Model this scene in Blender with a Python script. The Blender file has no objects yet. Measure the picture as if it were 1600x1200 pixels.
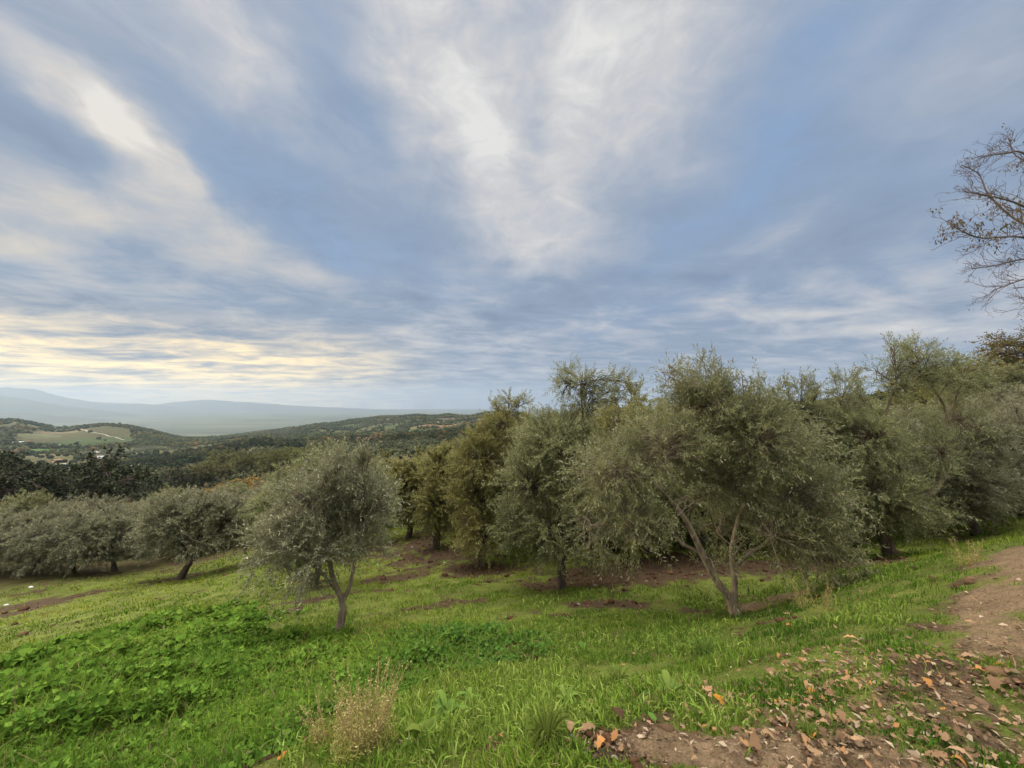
import bpy, math, random
import numpy as np
from mathutils import Vector, Matrix

R = math.radians
scene = bpy.context.scene
col = scene.collection

# ------------------------------------------------------------------ camera
F_PX = 600.0                      # focal length of the photo in pixels (1600 wide)
PITCH = math.atan(30.0 / F_PX)    # eye level lies 30 px under the middle of the picture
cam_d = bpy.data.cameras.new("camera")
cam_d.sensor_width = 36.0
cam_d.lens = 36.0 * F_PX / 1600.0
cam_d.clip_start = 0.05
cam_d.clip_end = 90000.0
cam = bpy.data.objects.new("camera", cam_d)
col.objects.link(cam)
cam.location = (0, 0, 0)          # the eye is the origin; +Y looks down the slope into the valley
cam.rotation_euler = (R(90) + PITCH, 0, 0)
scene.camera = cam
scene.render.resolution_x, scene.render.resolution_y = 1024, 768


def ray(px, py):
    """direction of a photo pixel, scaled so that y = 1"""
    u, v = (px - 800.0) / F_PX, (600.0 - py) / F_PX
    y = math.cos(PITCH) - v * math.sin(PITCH)
    z = math.sin(PITCH) + v * math.cos(PITCH)
    return np.array([u / y, 1.0, z / y])


# ------------------------------------------------------------------ sky
SUN_AZ, SUN_EL = R(-66), R(11)     # low sun behind thin cloud, out of frame to the left
scene.view_settings.view_transform = 'Standard'
scene.view_settings.look = 'None'
scene.view_settings.exposure = 0.0
scene.view_settings.gamma = 1.0
scene.view_settings.use_curve_mapping = False
cy = scene.cycles
cy.max_bounces = 5
cy.diffuse_bounces = 3
cy.glossy_bounces = 2
cy.transmission_bounces = 3
cy.volume_bounces = 0
cy.transparent_max_bounces = 4
cy.sample_clamp_indirect = 4.0
cy.use_denoising = True
cy.caustics_reflective = False
cy.caustics_refractive = False


class NT:
    """small helper for wiring node trees"""
    def __init__(self, tree):
        self.t = tree
        self.n = tree.nodes
        self.l = tree.links

    def new(self, kind, **kw):
        nd = self.n.new(kind)
        for k, v in kw.items():
            setattr(nd, k, v)
        return nd

    def put(self, sock, v):
        if hasattr(v, 'is_output') or isinstance(v, bpy.types.NodeSocket):
            self.l.new(v, sock)
        else:
            sock.default_value = v

    def m(self, op, a, b=None, c=None, clamp=False):
        nd = self.new('ShaderNodeMath', operation=op, use_clamp=clamp)
        self.put(nd.inputs[0], a)
        if b is not None:
            self.put(nd.inputs[1], b)
        if c is not None:
            self.put(nd.inputs[2], c)
        return nd.outputs[0]

    def xyz(self, x, y, z):
        nd = self.new('ShaderNodeCombineXYZ')
        for s, v in zip(nd.inputs, (x, y, z)):
            self.put(s, v)
        return nd.outputs[0]

    def noise(self, vec, scale=1.0, detail=4.0, rough=0.55, dist=0.0, lac=2.0):
        nd = self.new('ShaderNodeTexNoise')
        self.put(nd.inputs['Vector'], vec)
        nd.inputs['Scale'].default_value = scale
        nd.inputs['Detail'].default_value = detail
        nd.inputs['Roughness'].default_value = rough
        nd.inputs['Lacunarity'].default_value = lac
        nd.inputs['Distortion'].default_value = dist
        return nd.outputs[0]

    def smooth(self, v, lo, hi, a=0.0, b=1.0):
        nd = self.new('ShaderNodeMapRange', interpolation_type='SMOOTHSTEP')
        self.put(nd.inputs[0], v)
        for i, q in enumerate((lo, hi, a, b)):
            self.put(nd.inputs[1 + i], q)
        return nd.outputs[0]

    def mix(self, f, a, b, mode='MIX'):
        nd = self.new('ShaderNodeMix', data_type='RGBA', blend_type=mode)
        self.put(nd.inputs[0], f)
        for s, v in ((nd.inputs[6], a), (nd.inputs[7], b)):
            self.put(s, v if not isinstance(v, tuple) else (tuple(v) + (1.0,))[:4])
        return nd.outputs[2]

    def ramp(self, f, stops, interp='LINEAR'):
        nd = self.new('ShaderNodeValToRGB')
        nd.color_ramp.interpolation = interp
        e = nd.color_ramp.elements
        while len(e) < len(stops):
            e.new(0.5)
        for q, (p, c) in zip(e, stops):
            q.position = p
            q.color = (tuple(c) + (1.0,))[:4]
        self.put(nd.inputs[0], f)
        return nd.outputs[0]


SKY_STRENGTH = 0.1
SKY_FILL_BEHIND = 2.2      # sky behind the viewer, brightened out of view as added fill light
SKY_FILL_ZENITH = 14.0     # overhead sky, boosted out of view to light turf and crowns


def build_world():
    w = bpy.data.worlds.new("World")
    scene.world = w
    w.use_nodes = True
    T = NT(w.node_tree)
    for n in list(T.n):
        T.n.remove(n)
    out = T.new('ShaderNodeOutputWorld')
    bg = T.new('ShaderNodeBackground')
    T.l.new(bg.outputs[0], out.inputs[0])
    bg.inputs[1].default_value = SKY_STRENGTH
    sky = T.new('ShaderNodeTexSky', sky_type='NISHITA')
    sky.sun_disc = False
    sky.sun_elevation = SUN_EL
    sky.sun_rotation = SUN_AZ
    sky.altitude = 400
    sky.air_density = 1.0
    sky.dust_density = 1.5
    tc = T.new('ShaderNodeTexCoord')
    sp = T.new('ShaderNodeSeparateXYZ')
    T.l.new(tc.outputs['Generated'], sp.inputs[0])
    dx, dy, dz = sp.outputs
    z = T.m('ADD', T.m('MAXIMUM', dz, 0.0), 0.035)
    X, Y = T.m('DIVIDE', dx, z), T.m('DIVIDE', dy, z)
    zc = T.m('ADD', T.m('MAXIMUM', dz, 0.0), 0.10)     # the curved sheet: low clouds keep some height
    U, V = T.m('DIVIDE', dx, zc), T.m('DIVIDE', dy, zc)
    # the cloud sheet, seen as a plane high over the valley: long soft streets running away from the viewer
    def dn(k, kz, seed, detail, rough, dist=0.0):
        v = T.xyz(T.m('MULTIPLY', dx, k), T.m('MULTIPLY_ADD', dy, k * .6, seed), T.m('MULTIPLY', dz, kz))
        return T.m('SUBTRACT', T.noise(v, 1.0, detail, rough, dist), 0.5)
    w1, w2 = dn(2.6, 3.4, 3.7, 5.0, 0.58), dn(2.6, 3.4, 9.1, 5.0, 0.58)
    Xw = T.m('MULTIPLY_ADD', w1, T.m('MULTIPLY_ADD', T.m('ABSOLUTE', X), 0.32, 0.48), X)
    Yw = T.m('MULTIPLY_ADD', w2, T.m('MULTIPLY', Y, 0.95), Y)

    def blobs(items):
        total = None
        for (px, py, sx, sy, amp) in items:
            d = ray(px, py)
            d = d / np.linalg.norm(d)
            bx, by = d[0] / (d[2] + 0.035), d[1] / (d[2] + 0.035)
            a = T.m('MULTIPLY', T.m('SUBTRACT', Xw, float(bx)), 1.0 / sx)
            b = T.m('MULTIPLY', T.m('SUBTRACT', Yw, float(by)), 1.0 / sy)
            q = T.m('MULTIPLY_ADD', a, a, T.m('MULTIPLY', b, b))
            g = T.m('MULTIPLY', T.m('EXPONENT', T.m('MULTIPLY', q, -1.0)), amp)
            total = g if total is None else T.m('ADD', total, g)
        return total

    light = blobs([(830, 225, .07, .30, -.28), (1130, 140, .30, .5, .24), (760, 330, .14, .35, .25), (935, 130, .14, .35, .2), (760, 190, .17, .55, .62), (835, 350, .26, .50, .60), (640, 60, .16, .35, .55), (930, 190, .24, .55, .42),
                   (900, 30, .22, .30, .25), (1060, 110, .25, .40, .22),
                   (30, 90, .10, .30, .50), (150, 195, .10, .30, .42), (225, 250, .13, .30, .52), (285, 325, .20, .40, .50),
                   (310, 60, .20, .30, .42), (400, 130, .10, .25, .16),
                   (20, 290, .35, .30, .35), (130, 345, .35, .4, .25), (90, 400, .3, .3, .25), (250, 445, .5, .6, .30), (420, 395, .40, .7, .22), (600, 460, .35, 1.0, .15),
                   (1130, 400, .22, .30, .30), (1270, 505, 1.6, .7, .40), (1560, 490, 1.5, 1.0, .34), (860, 585, 1.5, 2.5, .25),
                   (60, 205, .16, .28, -.28), (110, 260, .18, .28, -.38), (390, 300, .26, .5, -.22), (450, 60, .13, .4, -.10),
                   (560, 170, .10, .4, -.12), (480, 350, .3, .6, -.25), (860, 470, .4, .9, -.28), (700, 500, .6, 1.2, -.18), (980, 560, 1.2, 1.5, -.30),
                   (1000, 430, .3, .6, -.20), (1300, 330, .35, .5, -.06), (100, 480, .9, .8, -.25), (330, 510, 1.2, 1.0, -.20)])
    blue = blobs([(1340, 60, .22, .5, .9), (1180, 250, .30, .6, .75), (1080, 370, .35, .6, .75), (960, 500, .6, 1.0, .75), (1500, 250, .5, .6, .55),
                  (450, 110, .22, .5, .45), (400, 300, .3, .6, .60), (520, 370, .3, .6, .65), (700, 430, .4, .8, .6), (560, 150, .10, .5, .3),
                  (1200, 480, .8, 1.0, .35), (90, 405, .3, .25, .5), (1450, 420, .7, .7, .35), (1000, 600, 3, 3, .4)])
    # cloud texture: broad soft lumps overhead, long thin streaks towards the horizon
    n1 = dn(3.2, 5.2, 0.0, 6.0, 0.52, 0.4)
    n2 = dn(9.5, 19.0, 5.0, 8.0, 0.62, 0.6)
    Us = T.m('ADD', T.m('MULTIPLY', U, 1.5), T.m('MULTIPLY', V, 0.25))
    Vs = T.m('SUBTRACT', T.m('MULTIPLY', V, 2.0), T.m('MULTIPLY', U, 0.42))
    n3 = T.m('SUBTRACT', T.noise(T.xyz(Us, Vs, 12.0), 1.15, 8.0, 0.58, 0.35), 0.5)
    low = T.smooth(dz, 0.50, 0.16)             # 1 in the lower sky
    vlow = T.smooth(dz, 0.17, 0.03)
    f = T.m('ADD', T.m('MULTIPLY_ADD', n1, 0.85, 0.36), T.m('MULTIPLY', light, 0.60))
    f = T.m('MULTIPLY_ADD', n2, T.m('MULTIPLY_ADD', T.smooth(f, 0.25, 0.75), 0.56, 0.24), f)
    f = T.m('MULTIPLY_ADD', T.m('MULTIPLY', n3, low), 1.60, f)
    # colours, in the units of the sky node before its strength
    K = 1.0 / SKY_STRENGTH
    c = lambda r, g, b, k=1.0: (r * K * k, g * K * k, b * K * k)
    clear = T.mix(0.12, c(.25, .385, .62), sky.outputs[0])
    shade = T.ramp(f, [(0.0, (.19, .255, .375)), (.30, (.265, .335, .455)), (.55, (.44, .475, .55)), (.80, (.61, .605, .615)), (1.0, (.78, .765, .745))])
    shade = T.mix(1.0, shade, (K, K, K), 'MULTIPLY')
    open_ = T.m('MULTIPLY', T.m('MULTIPLY', blue, T.m('MULTIPLY_ADD', n2, 1.3, 0.52)), T.smooth(f, 0.75, 0.20), clamp=True)
    colr = T.mix(open_, shade, clear)
    # warm light of the low sun: strongest in the bright streaks near the western horizon
    ds = np.array([math.sin(R(-58)) * math.cos(R(3)), math.cos(R(-58)) * math.cos(R(3)), math.sin(R(3))])
    dot = T.m('ADD', T.m('ADD', T.m('MULTIPLY', dx, ds[0]), T.m('MULTIPLY', dy, ds[1])), T.m('MULTIPLY', dz, ds[2]))
    side = T.smooth(dot, 0.64, 1.0)
    warm = T.m('MULTIPLY', T.m('MULTIPLY', side, T.smooth(dz, 0.75, 0.05)), T.smooth(f, 0.25, 0.8))
    colr = T.mix(T.m('MULTIPLY', warm, 0.75), colr, T.mix(1.0, colr, (1.15, 1.0, .76), 'MULTIPLY'))
    gl = T.m('MULTIPLY', T.m('MULTIPLY', side, T.smooth(dz, 0.21, 0.05)), T.smooth(f, -0.15, 0.65))
    colr = T.mix(T.m('MULTIPLY', gl, 1.0, clamp=True), colr, c(2.1, 1.50, .60))
    # pale band just over the horizon
    hz = T.smooth(dz, 0.07, 0.0)
    colr = T.mix(T.m('MULTIPLY', hz, 0.45), colr, T.mix(side, c(.44, .52, .64), c(1.1, .92, .60)))
    # the unseen sky overhead and behind is brightened to light the scene
    back = T.smooth(dy, 0.25, -0.45)
    colr = T.mix(back, colr, c(.62 * SKY_FILL_BEHIND, .60 * SKY_FILL_BEHIND, .58 * SKY_FILL_BEHIND))
    colr = T.mix(T.smooth(dz, 0.78, 0.95), colr, c(.62 * SKY_FILL_ZENITH, .59 * SKY_FILL_ZENITH, .55 * SKY_FILL_ZENITH))
    T.l.new(colr, bg.inputs[0])
    w.cycles.sampling_method = 'MANUAL'
    w.cycles.sample_map_resolution = 1024


build_world()

sun_d = bpy.data.lights.new("sun", 'SUN')
sun_d.energy = 4.0
sun_d.angle = R(14)
sun_d.color = (1.0, 0.83, 0.60)
sun = bpy.data.objects.new("sun", sun_d)
col.objects.link(sun)
_s = Vector((math.sin(SUN_AZ) * math.cos(SUN_EL), math.cos(SUN_AZ) * math.cos(SUN_EL), math.sin(SUN_EL)))
sun.rotation_euler = _s.to_track_quat('Z', 'Y').to_euler()


# ------------------------------------------------------------------ numeric helpers
def _hash(ix, iy, iz, seed):
    h = (ix.astype(np.uint32) * np.uint32(374761393) + iy.astype(np.uint32) * np.uint32(668265263)
         + iz.astype(np.uint32) * np.uint32(2147483647) + np.uint32(seed * 144665 + 17))
    h = (h ^ (h >> np.uint32(13))) * np.uint32(1274126177)
    h = h ^ (h >> np.uint32(16))
    return (h & np.uint32(0xFFFFFF)).astype(np.float64) / float(0xFFFFFF)


def vnoise(x, y, z=0.0, seed=0):
    x, y, z = np.broadcast_arrays(np.asarray(x, float), np.asarray(y, float), np.asarray(z, float))
    fx, fy, fz = np.floor(x), np.floor(y), np.floor(z)
    tx, ty, tz = x - fx, y - fy, z - fz
    tx, ty, tz = (t * t * (3 - 2 * t) for t in (tx, ty, tz))
    ix, iy, iz = (f.astype(np.int64) for f in (fx, fy, fz))
    r = 0.0
    for a in (0, 1):
        wx = tx if a else 1 - tx
        for b in (0, 1):
            wy = ty if b else 1 - ty
            for c in (0, 1):
                wz = tz if c else 1 - tz
                r = r + wx * wy * wz * _hash(ix + a, iy + b, iz + c, seed)
    return r


def fbm(x, y, z=0.0, octaves=4, seed=0, gain=0.5):
    r, a, t = 0.0, 1.0, 0.0
    for o in range(octaves):
        k = 2.03 ** o
        r = r + a * vnoise(np.asarray(x) * k + 17.3 * o, np.asarray(y) * k - 9.1 * o, np.asarray(z) * k, seed + o)
        t += a
        a *= gain
    return r / t


def sstep(v, lo, hi):
    t = np.clip((np.asarray(v, float) - lo) / (hi - lo), 0, 1)
    return t * t * (3 - 2 * t)


# ------------------------------------------------------------------ lie of the land
# known heights: (photo column, photo row, distance in front of the eye)
CTRL_PX = [
    # foreground bank and path
    (800, 1200, 1.9), (500, 1200, 2.2), (0, 1200, 2.7), (1150, 1200, 1.72), (1400, 1200, 1.62), (1600, 1200, 1.58),
    (1150, 1100, 2.35), (1400, 1100, 1.95), (1600, 1090, 1.95), (1600, 950, 2.85), (1600, 860, 4.1),
    (1145, 1000, 4.2), (1300, 1000, 3.1), (1300, 935, 5.0), (1450, 930, 3.8), (1450, 880, 5.4),
    (1145, 962, 6.4), (533, 992, 6.6), (533, 1100, 3.8), (800, 1100, 3.0), (800, 1000, 5.4),
    (0, 1050, 6.0), (250, 1050, 5.0), (0, 965, 12.5), (200, 960, 10.5), (300, 1130, 3.4),
    # floor of the olive grove
    (877, 920, 9.5), (752, 886, 12.5), (683, 857, 15.5), (640, 841, 18.5), (495, 921, 10.8), (1385, 872, 10.0), (1517, 838, 11.5),
    (1600, 812, 12.0), (1200, 880, 10.0), (1050, 900, 9.2), (290, 905, 17.0), (125, 893, 19.0), (0, 890, 20.0), (400, 870, 19.0),
    (1300, 760, 22), (1000, 790, 22), (800, 800, 22),
    # the slope below and the valley
    (0, 848, 40), (0, 826, 80), (0, 806, 150), (0, 745, 400), (0, 709, 700), (0, 682, 1000), (20, 659, 1250), (0, 690, 3200),
    (-500, 850, 40), (-500, 800, 150), (-500, 720, 700), (-500, 668, 1250), (-500, 690, 3200),
    (165, 836, 40), (165, 826, 80), (165, 782, 200), (165, 748, 400), (165, 712, 700), (165, 688, 1000), (165, 664, 1300), (165, 692, 3200),
    (85, 672, 1280), (235, 674, 1350), (275, 683, 1500),
    (290, 795, 100), (290, 752, 300), (285, 707, 700), (285, 692, 1100), (300, 690, 3200),
    (400, 812, 40), (400, 776, 100), (400, 738, 200), (400, 702, 500), (400, 686, 900), (400, 681, 1500), (320, 683, 2000), (400, 674, 2100),
    (500, 662, 2100), (600, 652, 2000), (700, 647, 1900), (820, 647, 1850), (1000, 647, 1900), (500, 690, 3600), (700, 690, 3600), (900, 690, 3600),
    (450, 667.5, 2050), (550, 656.5, 2050), (650, 649, 1950), (760, 646, 1880), (450, 742, 150), (450, 712, 400), (450, 691, 800), (450, 679, 1500), (620, 740, 100), (620, 704, 300), (620, 688, 600), (620, 677, 1000), (620, 665, 1500),
    (350, 748, 200), (350, 716, 450), (350, 693, 900), (550, 770, 60), (550, 730, 150), (550, 711, 300), (550, 694, 600), (550, 680, 1000), (550, 672, 1500),
    (700, 750, 60), (700, 712, 150), (700, 698, 300), (700, 683, 600), (700, 672, 1000), (700, 660, 1500),
    (900, 720, 60), (900, 690, 300), (900, 672, 1000), (1200, 680, 60), (1200, 645, 300), (1200, 640, 1500),
    (1500, 680, 25), (1500, 645, 60), (1500, 622, 200), (1600, 665, 25), (1600, 632, 60), (1600, 610, 200), (1600, 625, 1500),
    (1900, 680, 20), (1900, 620, 80),
]
CTRL_XYZ = [(0, 0, -1.6), (0.8, -.8, -1.55), (-.9, -.3, -1.85), (1.3, .4, -1.52), (3, -1, -1.35), (10, 0, -.9), (8, -8, -.3), (0, -5, -1.2), (-3, 0, -2.9), (-5, -4, -3.2), (-9, 0, -5.2),
            (-30, 0, -13), (0, -60, 6), (60, 0, 6), (60, -60, 12), (-60, -60, -12), (-300, 0, -70), (0, -400, 40), (400, 0, 25), (2000, 0, 20), (-2000, 0, -200), (0, -2500, 60)]
FLOOR = -300.0                                  # the far plain


def _lp(x, y):
    r = np.hypot(x, y)
    s = np.log1p(r / 1.5) / np.maximum(r, 1e-6)
    return x * s, y * s


def _tps(d2):
    return np.where(d2 > 1e-12, 0.5 * d2 * np.log(np.maximum(d2, 1e-12)), 0.0)


_pts = []
for (px, py, d) in CTRL_PX:
    q = ray(px, py) * d
    _pts.append(tuple(q))
_pts = np.array(_pts + CTRL_XYZ, float)
for az in np.linspace(-math.pi, math.pi, 24, endpoint=False):
    _pts = np.vstack([_pts, (9000 * math.sin(az), 9000 * math.cos(az), FLOOR)])
_CX, _CY = _lp(_pts[:, 0], _pts[:, 1])
_Q = _pts[:, 2] / (np.hypot(_pts[:, 0], _pts[:, 1]) + 2.0)
_n = len(_pts)
_A = np.zeros((_n + 3, _n + 3))
_A[:_n, :_n] = _tps((_CX[:, None] - _CX[None]) ** 2 + (_CY[:, None] - _CY[None]) ** 2) + np.eye(_n) * 2e-3
_A[:_n, _n] = 1
_A[:_n, _n + 1] = _CX
_A[:_n, _n + 2] = _CY
_A[_n:, :_n] = _A[:_n, _n:].T
_W = np.linalg.solve(_A, np.concatenate([_Q, np.zeros(3)]))


def base_height(x, y):
    x, y = np.asarray(x, float), np.asarray(y, float)
    shp = x.shape
    x, y = x.ravel(), y.ravel()
    out = np.empty(len(x))
    for i in range(0, len(x), 40000):
        xs, ys = x[i:i + 40000], y[i:i + 40000]
        r = np.hypot(xs, ys)
        a, b = _lp(xs, ys)
        q = _tps((a[:, None] - _CX[None]) ** 2 + (b[:, None] - _CY[None]) ** 2) @ _W[:_n] + _W[_n] + _W[_n + 1] * a + _W[_n + 2] * b
        z = q * (r + 2.0)
        k = sstep(r, 3200, 4600)
        out[i:i + 40000] = z * (1 - k) + FLOOR * k
    return out.reshape(shp)


def height(x, y):
    """ground height with bumps, in metres under or over the eye"""
    x, y = np.asarray(x, float), np.asarray(y, float)
    r = np.hypot(x, y)
    z = base_height(x, y)
    near = 1 - sstep(r, 25, 60)
    z = z + near * (0.05 * (fbm(x * 1.7, y * 1.7, octaves=3, seed=3) - .5)
                    + 0.035 * (fbm(x * 7, y * 7, octaves=3, seed=4) - .5)
                    + 0.16 * sstep(r, 4, 12) * (fbm(x * .55, y * .55, octaves=2, seed=5) - .5))
    far = sstep(r, 90, 400) * (1 - .6 * sstep(r, 1400, 1800)) * (1 - sstep(r, 2600, 3600))
    z = z + far * (np.minimum(r, 1200) * 0.016 * (fbm(x / 130, y / 130, octaves=4, seed=8) - .5))
    return z


def H(x, y):
    return float(height(np.array([x], float), np.array([y], float))[0])


def ground_at(px, py, lo=1.2, hi=3500.0):
    """where the sight line of a photo pixel first meets the ground"""
    d = ray(px, py)
    t = np.exp(np.linspace(math.log(lo), math.log(hi), 2500))
    g = height(d[0] * t, t) - d[2] * t
    i = int(np.argmax(g > 0))
    if i == 0:
        i = len(t) - 1
    a = t[i - 1] + (t[i] - t[i - 1]) * (0 - g[i - 1]) / (g[i] - g[i - 1] + 1e-12)
    return float(d[0] * a), float(a)


def stand(px, depth):
    """ground point in a photo column at a given distance"""
    d = ray(px, 630)
    return float(d[0] * depth), float(depth), H(d[0] * depth, depth)


# ------------------------------------------------------------------ scene helpers
def mesh_obj(name, verts, faces, mats=None, parent=None, smooth=False, mat_ids=None, colors=None):
    """one mesh object from numpy arrays; faces is an (n, k) array or a list of such arrays"""
    me = bpy.data.meshes.new(name)
    verts = np.asarray(verts, np.float32).reshape(-1, 3)
    fl = faces if isinstance(faces, list) else [faces]
    fl = [np.asarray(f, np.int32) for f in fl if len(f)]
    loops = np.concatenate([f.ravel() for f in fl])
    sizes = np.concatenate([np.full(len(f), f.shape[1], np.int32) for f in fl])
    starts = np.concatenate([[0], np.cumsum(sizes)[:-1]]).astype(np.int32)
    me.vertices.add(len(verts))
    me.vertices.foreach_set("co", verts.ravel())
    me.loops.add(len(loops))
    me.loops.foreach_set("vertex_index", loops)
    me.polygons.add(len(sizes))
    me.polygons.foreach_set("loop_start", starts)
    if smooth:
        me.polygons.foreach_set("use_smooth", np.ones(len(sizes), bool))
    if mat_ids is not None:
        me.polygons.foreach_set("material_index", np.asarray(mat_ids, np.int32))
    for m in (mats if isinstance(mats, (list, tuple)) else [mats] if mats else []):
        me.materials.append(m)
    if colors is not None:
        ca = me.color_attributes.new("cover", 'FLOAT_COLOR', 'POINT')
        c4 = np.ones((len(verts), 4), np.float32)
        c4[:, :3] = colors
        ca.data.foreach_set("color", c4.ravel())
    me.update(calc_edges=True)
    me.validate()
    ob = bpy.data.objects.new(name, me)
    col.objects.link(ob)
    if parent is not None:
        ob.parent = parent
    return ob


def tag(o, label=None, cat=None, group=None, kind=None):
    for k, v in (("label", label), ("category", cat), ("group", group), ("kind", kind)):
        if v:
            o[k] = v
    return o


def empty(name, loc, rz=0.0, scale=1.0):
    o = bpy.data.objects.new(name, None)
    col.objects.link(o)
    o.location = loc
    o.rotation_euler = (0, 0, rz)
    o.scale = (scale,) * 3 if not isinstance(scale, tuple) else scale
    o.empty_display_size = 0.2
    return o


def copy_tree(o, parent=None):
    c = o.copy()
    col.objects.link(c)
    if parent is not None:
        c.parent = parent
    for ch in list(o.children):
        copy_tree(ch, c)
    return c


def polar_faces(na, nr, wrap=False):
    i, j = np.meshgrid(np.arange(nr - 1), np.arange(na if wrap else na - 1), indexing='ij')
    j2 = (j + 1) % na
    return np.stack([i * na + j, i * na + j2, (i + 1) * na + j2, (i + 1) * na + j], -1).reshape(-1, 4)


def new_mat(name):
    m = bpy.data.materials.new(name)
    m.use_nodes = True
    T = NT(m.node_tree)
    for n in list(T.n):
        T.n.remove(n)
    out = T.new('ShaderNodeOutputMaterial')
    return m, T, out


def principled(T, out, base, rough=0.9, spec=0.2, bump=None, bump_d=0.01, bump_s=0.5):
    b = T.new('ShaderNodeBsdfPrincipled')
    T.put(b.inputs['Base Color'], base if not isinstance(base, tuple) else (tuple(base) + (1.0,))[:4])
    T.put(b.inputs['Roughness'], rough)
    b.inputs['Specular IOR Level'].default_value = spec
    if bump is not None:
        bn = T.new('ShaderNodeBump')
        bn.inputs['Strength'].default_value = bump_s
        bn.inputs['Distance'].default_value = bump_d
        T.l.new(bump, bn.inputs['Height'])
        T.l.new(bn.outputs[0], b.inputs['Normal'])
    T.l.new(b.outputs[0], out.inputs[0])
    return b


def leaf_mat(name, stops, under=None, rough=0.5, spec=0.35, transl=0.25, tcol=None, vary=0.35):
    """foliage: every leaf its own tone, a paler underside, some light passing through"""
    m, T, out = new_mat(name)
    g = T.new('ShaderNodeNewGeometry')
    c = T.ramp(g.outputs['Random Per Island'], stops)
    oi = T.new('ShaderNodeObjectInfo')
    hv = T.new('ShaderNodeHueSaturation')
    T.put(hv.inputs['Hue'], T.m('MULTIPLY_ADD', oi.outputs['Random'], 0.03, 0.485))
    T.put(hv.inputs['Value'], T.m('MULTIPLY_ADD', oi.outputs['Random'], vary, 1.0 - vary / 2))
    T.l.new(c, hv.inputs['Color'])
    c = hv.outputs[0]
    if under is not None:
        c = T.mix(g.outputs['Backfacing'], c, under)
    b = T.new('ShaderNodeBsdfPrincipled')
    T.l.new(c, b.inputs['Base Color'])
    b.inputs['Roughness'].default_value = rough
    b.inputs['Specular IOR Level'].default_value = spec
    tr = T.new('ShaderNodeBsdfTranslucent')
    T.put(tr.inputs[0], T.mix(0.6, c, tcol) if tcol is not None else c)
    mx = T.new('ShaderNodeMixShader')
    mx.inputs[0].default_value = transl
    T.l.new(b.outputs[0], mx.inputs[1])
    T.l.new(tr.outputs[0], mx.inputs[2])
    T.l.new(mx.outputs[0], out.inputs[0])
    return m


def bark_mat(name, a, b, scale=14.0):
    m, T, out = new_mat(name)
    tc = T.new('ShaderNodeTexCoord')
    mp = T.new('ShaderNodeMapping')
    mp.inputs['Scale'].default_value = (1, 1, 0.35)
    T.l.new(tc.outputs['Object'], mp.inputs[0])
    n = T.noise(mp.outputs[0], scale, 6, 0.65, 0.6)
    principled(T, out, T.ramp(n, [(0.3, a), (0.7, b)]), 0.92, 0.15, n, 0.02, 0.9)
    return m


# ------------------------------------------------------------------ what covers the near ground
def gmask(x, y, items):
    """soft patches: (x, y, radius x, radius y, turn, amount)"""
    t = 0.0
    for (cx, cy_, rx, ry, rot, a) in items:
        c, s = math.cos(rot), math.sin(rot)
        u, v = (x - cx) * c + (y - cy_) * s, -(x - cx) * s + (y - cy_) * c
        t = t + a * np.exp(-((u / rx) ** 2 + (v / ry) ** 2))
    return t


def patches(px_items):
    """soft patches given by a ground pixel, its width and depth on the ground in metres"""
    o = []
    for (px, py, rx, ry, a) in px_items:
        gx, gy = ground_at(px, py)
        o.append((gx, gy, rx, ry, -math.atan2(gx, gy), a))
    return o


SOIL_SHADE_P = patches([(1220, 1185, .50, .15, 1.1), (1100, 1175, .30, .12, .8), (1330, 1190, .35, .14, .7), (1575, 1000, .22, .3, .9), (1590, 930, .28, .5, 1.0), (1625, 862, .45, .8, 1.1), (1530, 965, .2, .2, .5),
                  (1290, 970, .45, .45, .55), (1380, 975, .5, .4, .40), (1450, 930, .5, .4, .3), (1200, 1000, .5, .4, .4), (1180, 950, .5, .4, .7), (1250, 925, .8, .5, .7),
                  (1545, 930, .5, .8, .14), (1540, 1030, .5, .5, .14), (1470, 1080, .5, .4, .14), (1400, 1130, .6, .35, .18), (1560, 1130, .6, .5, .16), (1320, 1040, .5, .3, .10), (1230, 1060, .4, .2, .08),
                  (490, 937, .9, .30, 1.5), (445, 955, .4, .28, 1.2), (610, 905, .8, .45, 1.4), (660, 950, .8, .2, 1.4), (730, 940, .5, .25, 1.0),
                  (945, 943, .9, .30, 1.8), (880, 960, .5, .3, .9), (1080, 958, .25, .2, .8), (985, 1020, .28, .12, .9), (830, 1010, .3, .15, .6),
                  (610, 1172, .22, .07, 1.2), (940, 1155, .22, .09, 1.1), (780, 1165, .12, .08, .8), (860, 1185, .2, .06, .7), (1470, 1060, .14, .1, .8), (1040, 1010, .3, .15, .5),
                  (680, 870, 3.0, 2.2, .75), (640, 845, 2.6, 2.2, .85), (752, 890, 1.4, .9, .9), (877, 915, 1.5, 1.0, .8), (980, 890, 1.8, 1.2, .9), (1100, 880, 2.0, 1.1, 1.0), (1250, 885, 2.0, .9, .9), (1010, 895, 1.4, .7, .7), (1385, 875, 1.2, .7, .8), (1520, 838, 1.0, .6, .6),  # brown soil under the trees, some patches enlarged to deepen the shade there
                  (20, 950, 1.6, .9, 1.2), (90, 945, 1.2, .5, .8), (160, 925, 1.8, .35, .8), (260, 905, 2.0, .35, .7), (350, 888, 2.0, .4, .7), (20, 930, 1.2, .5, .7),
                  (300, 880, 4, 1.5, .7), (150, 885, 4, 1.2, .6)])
PATH_P = SOIL_SHADE_P[:7] + SOIL_SHADE_P[11:18]
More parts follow.
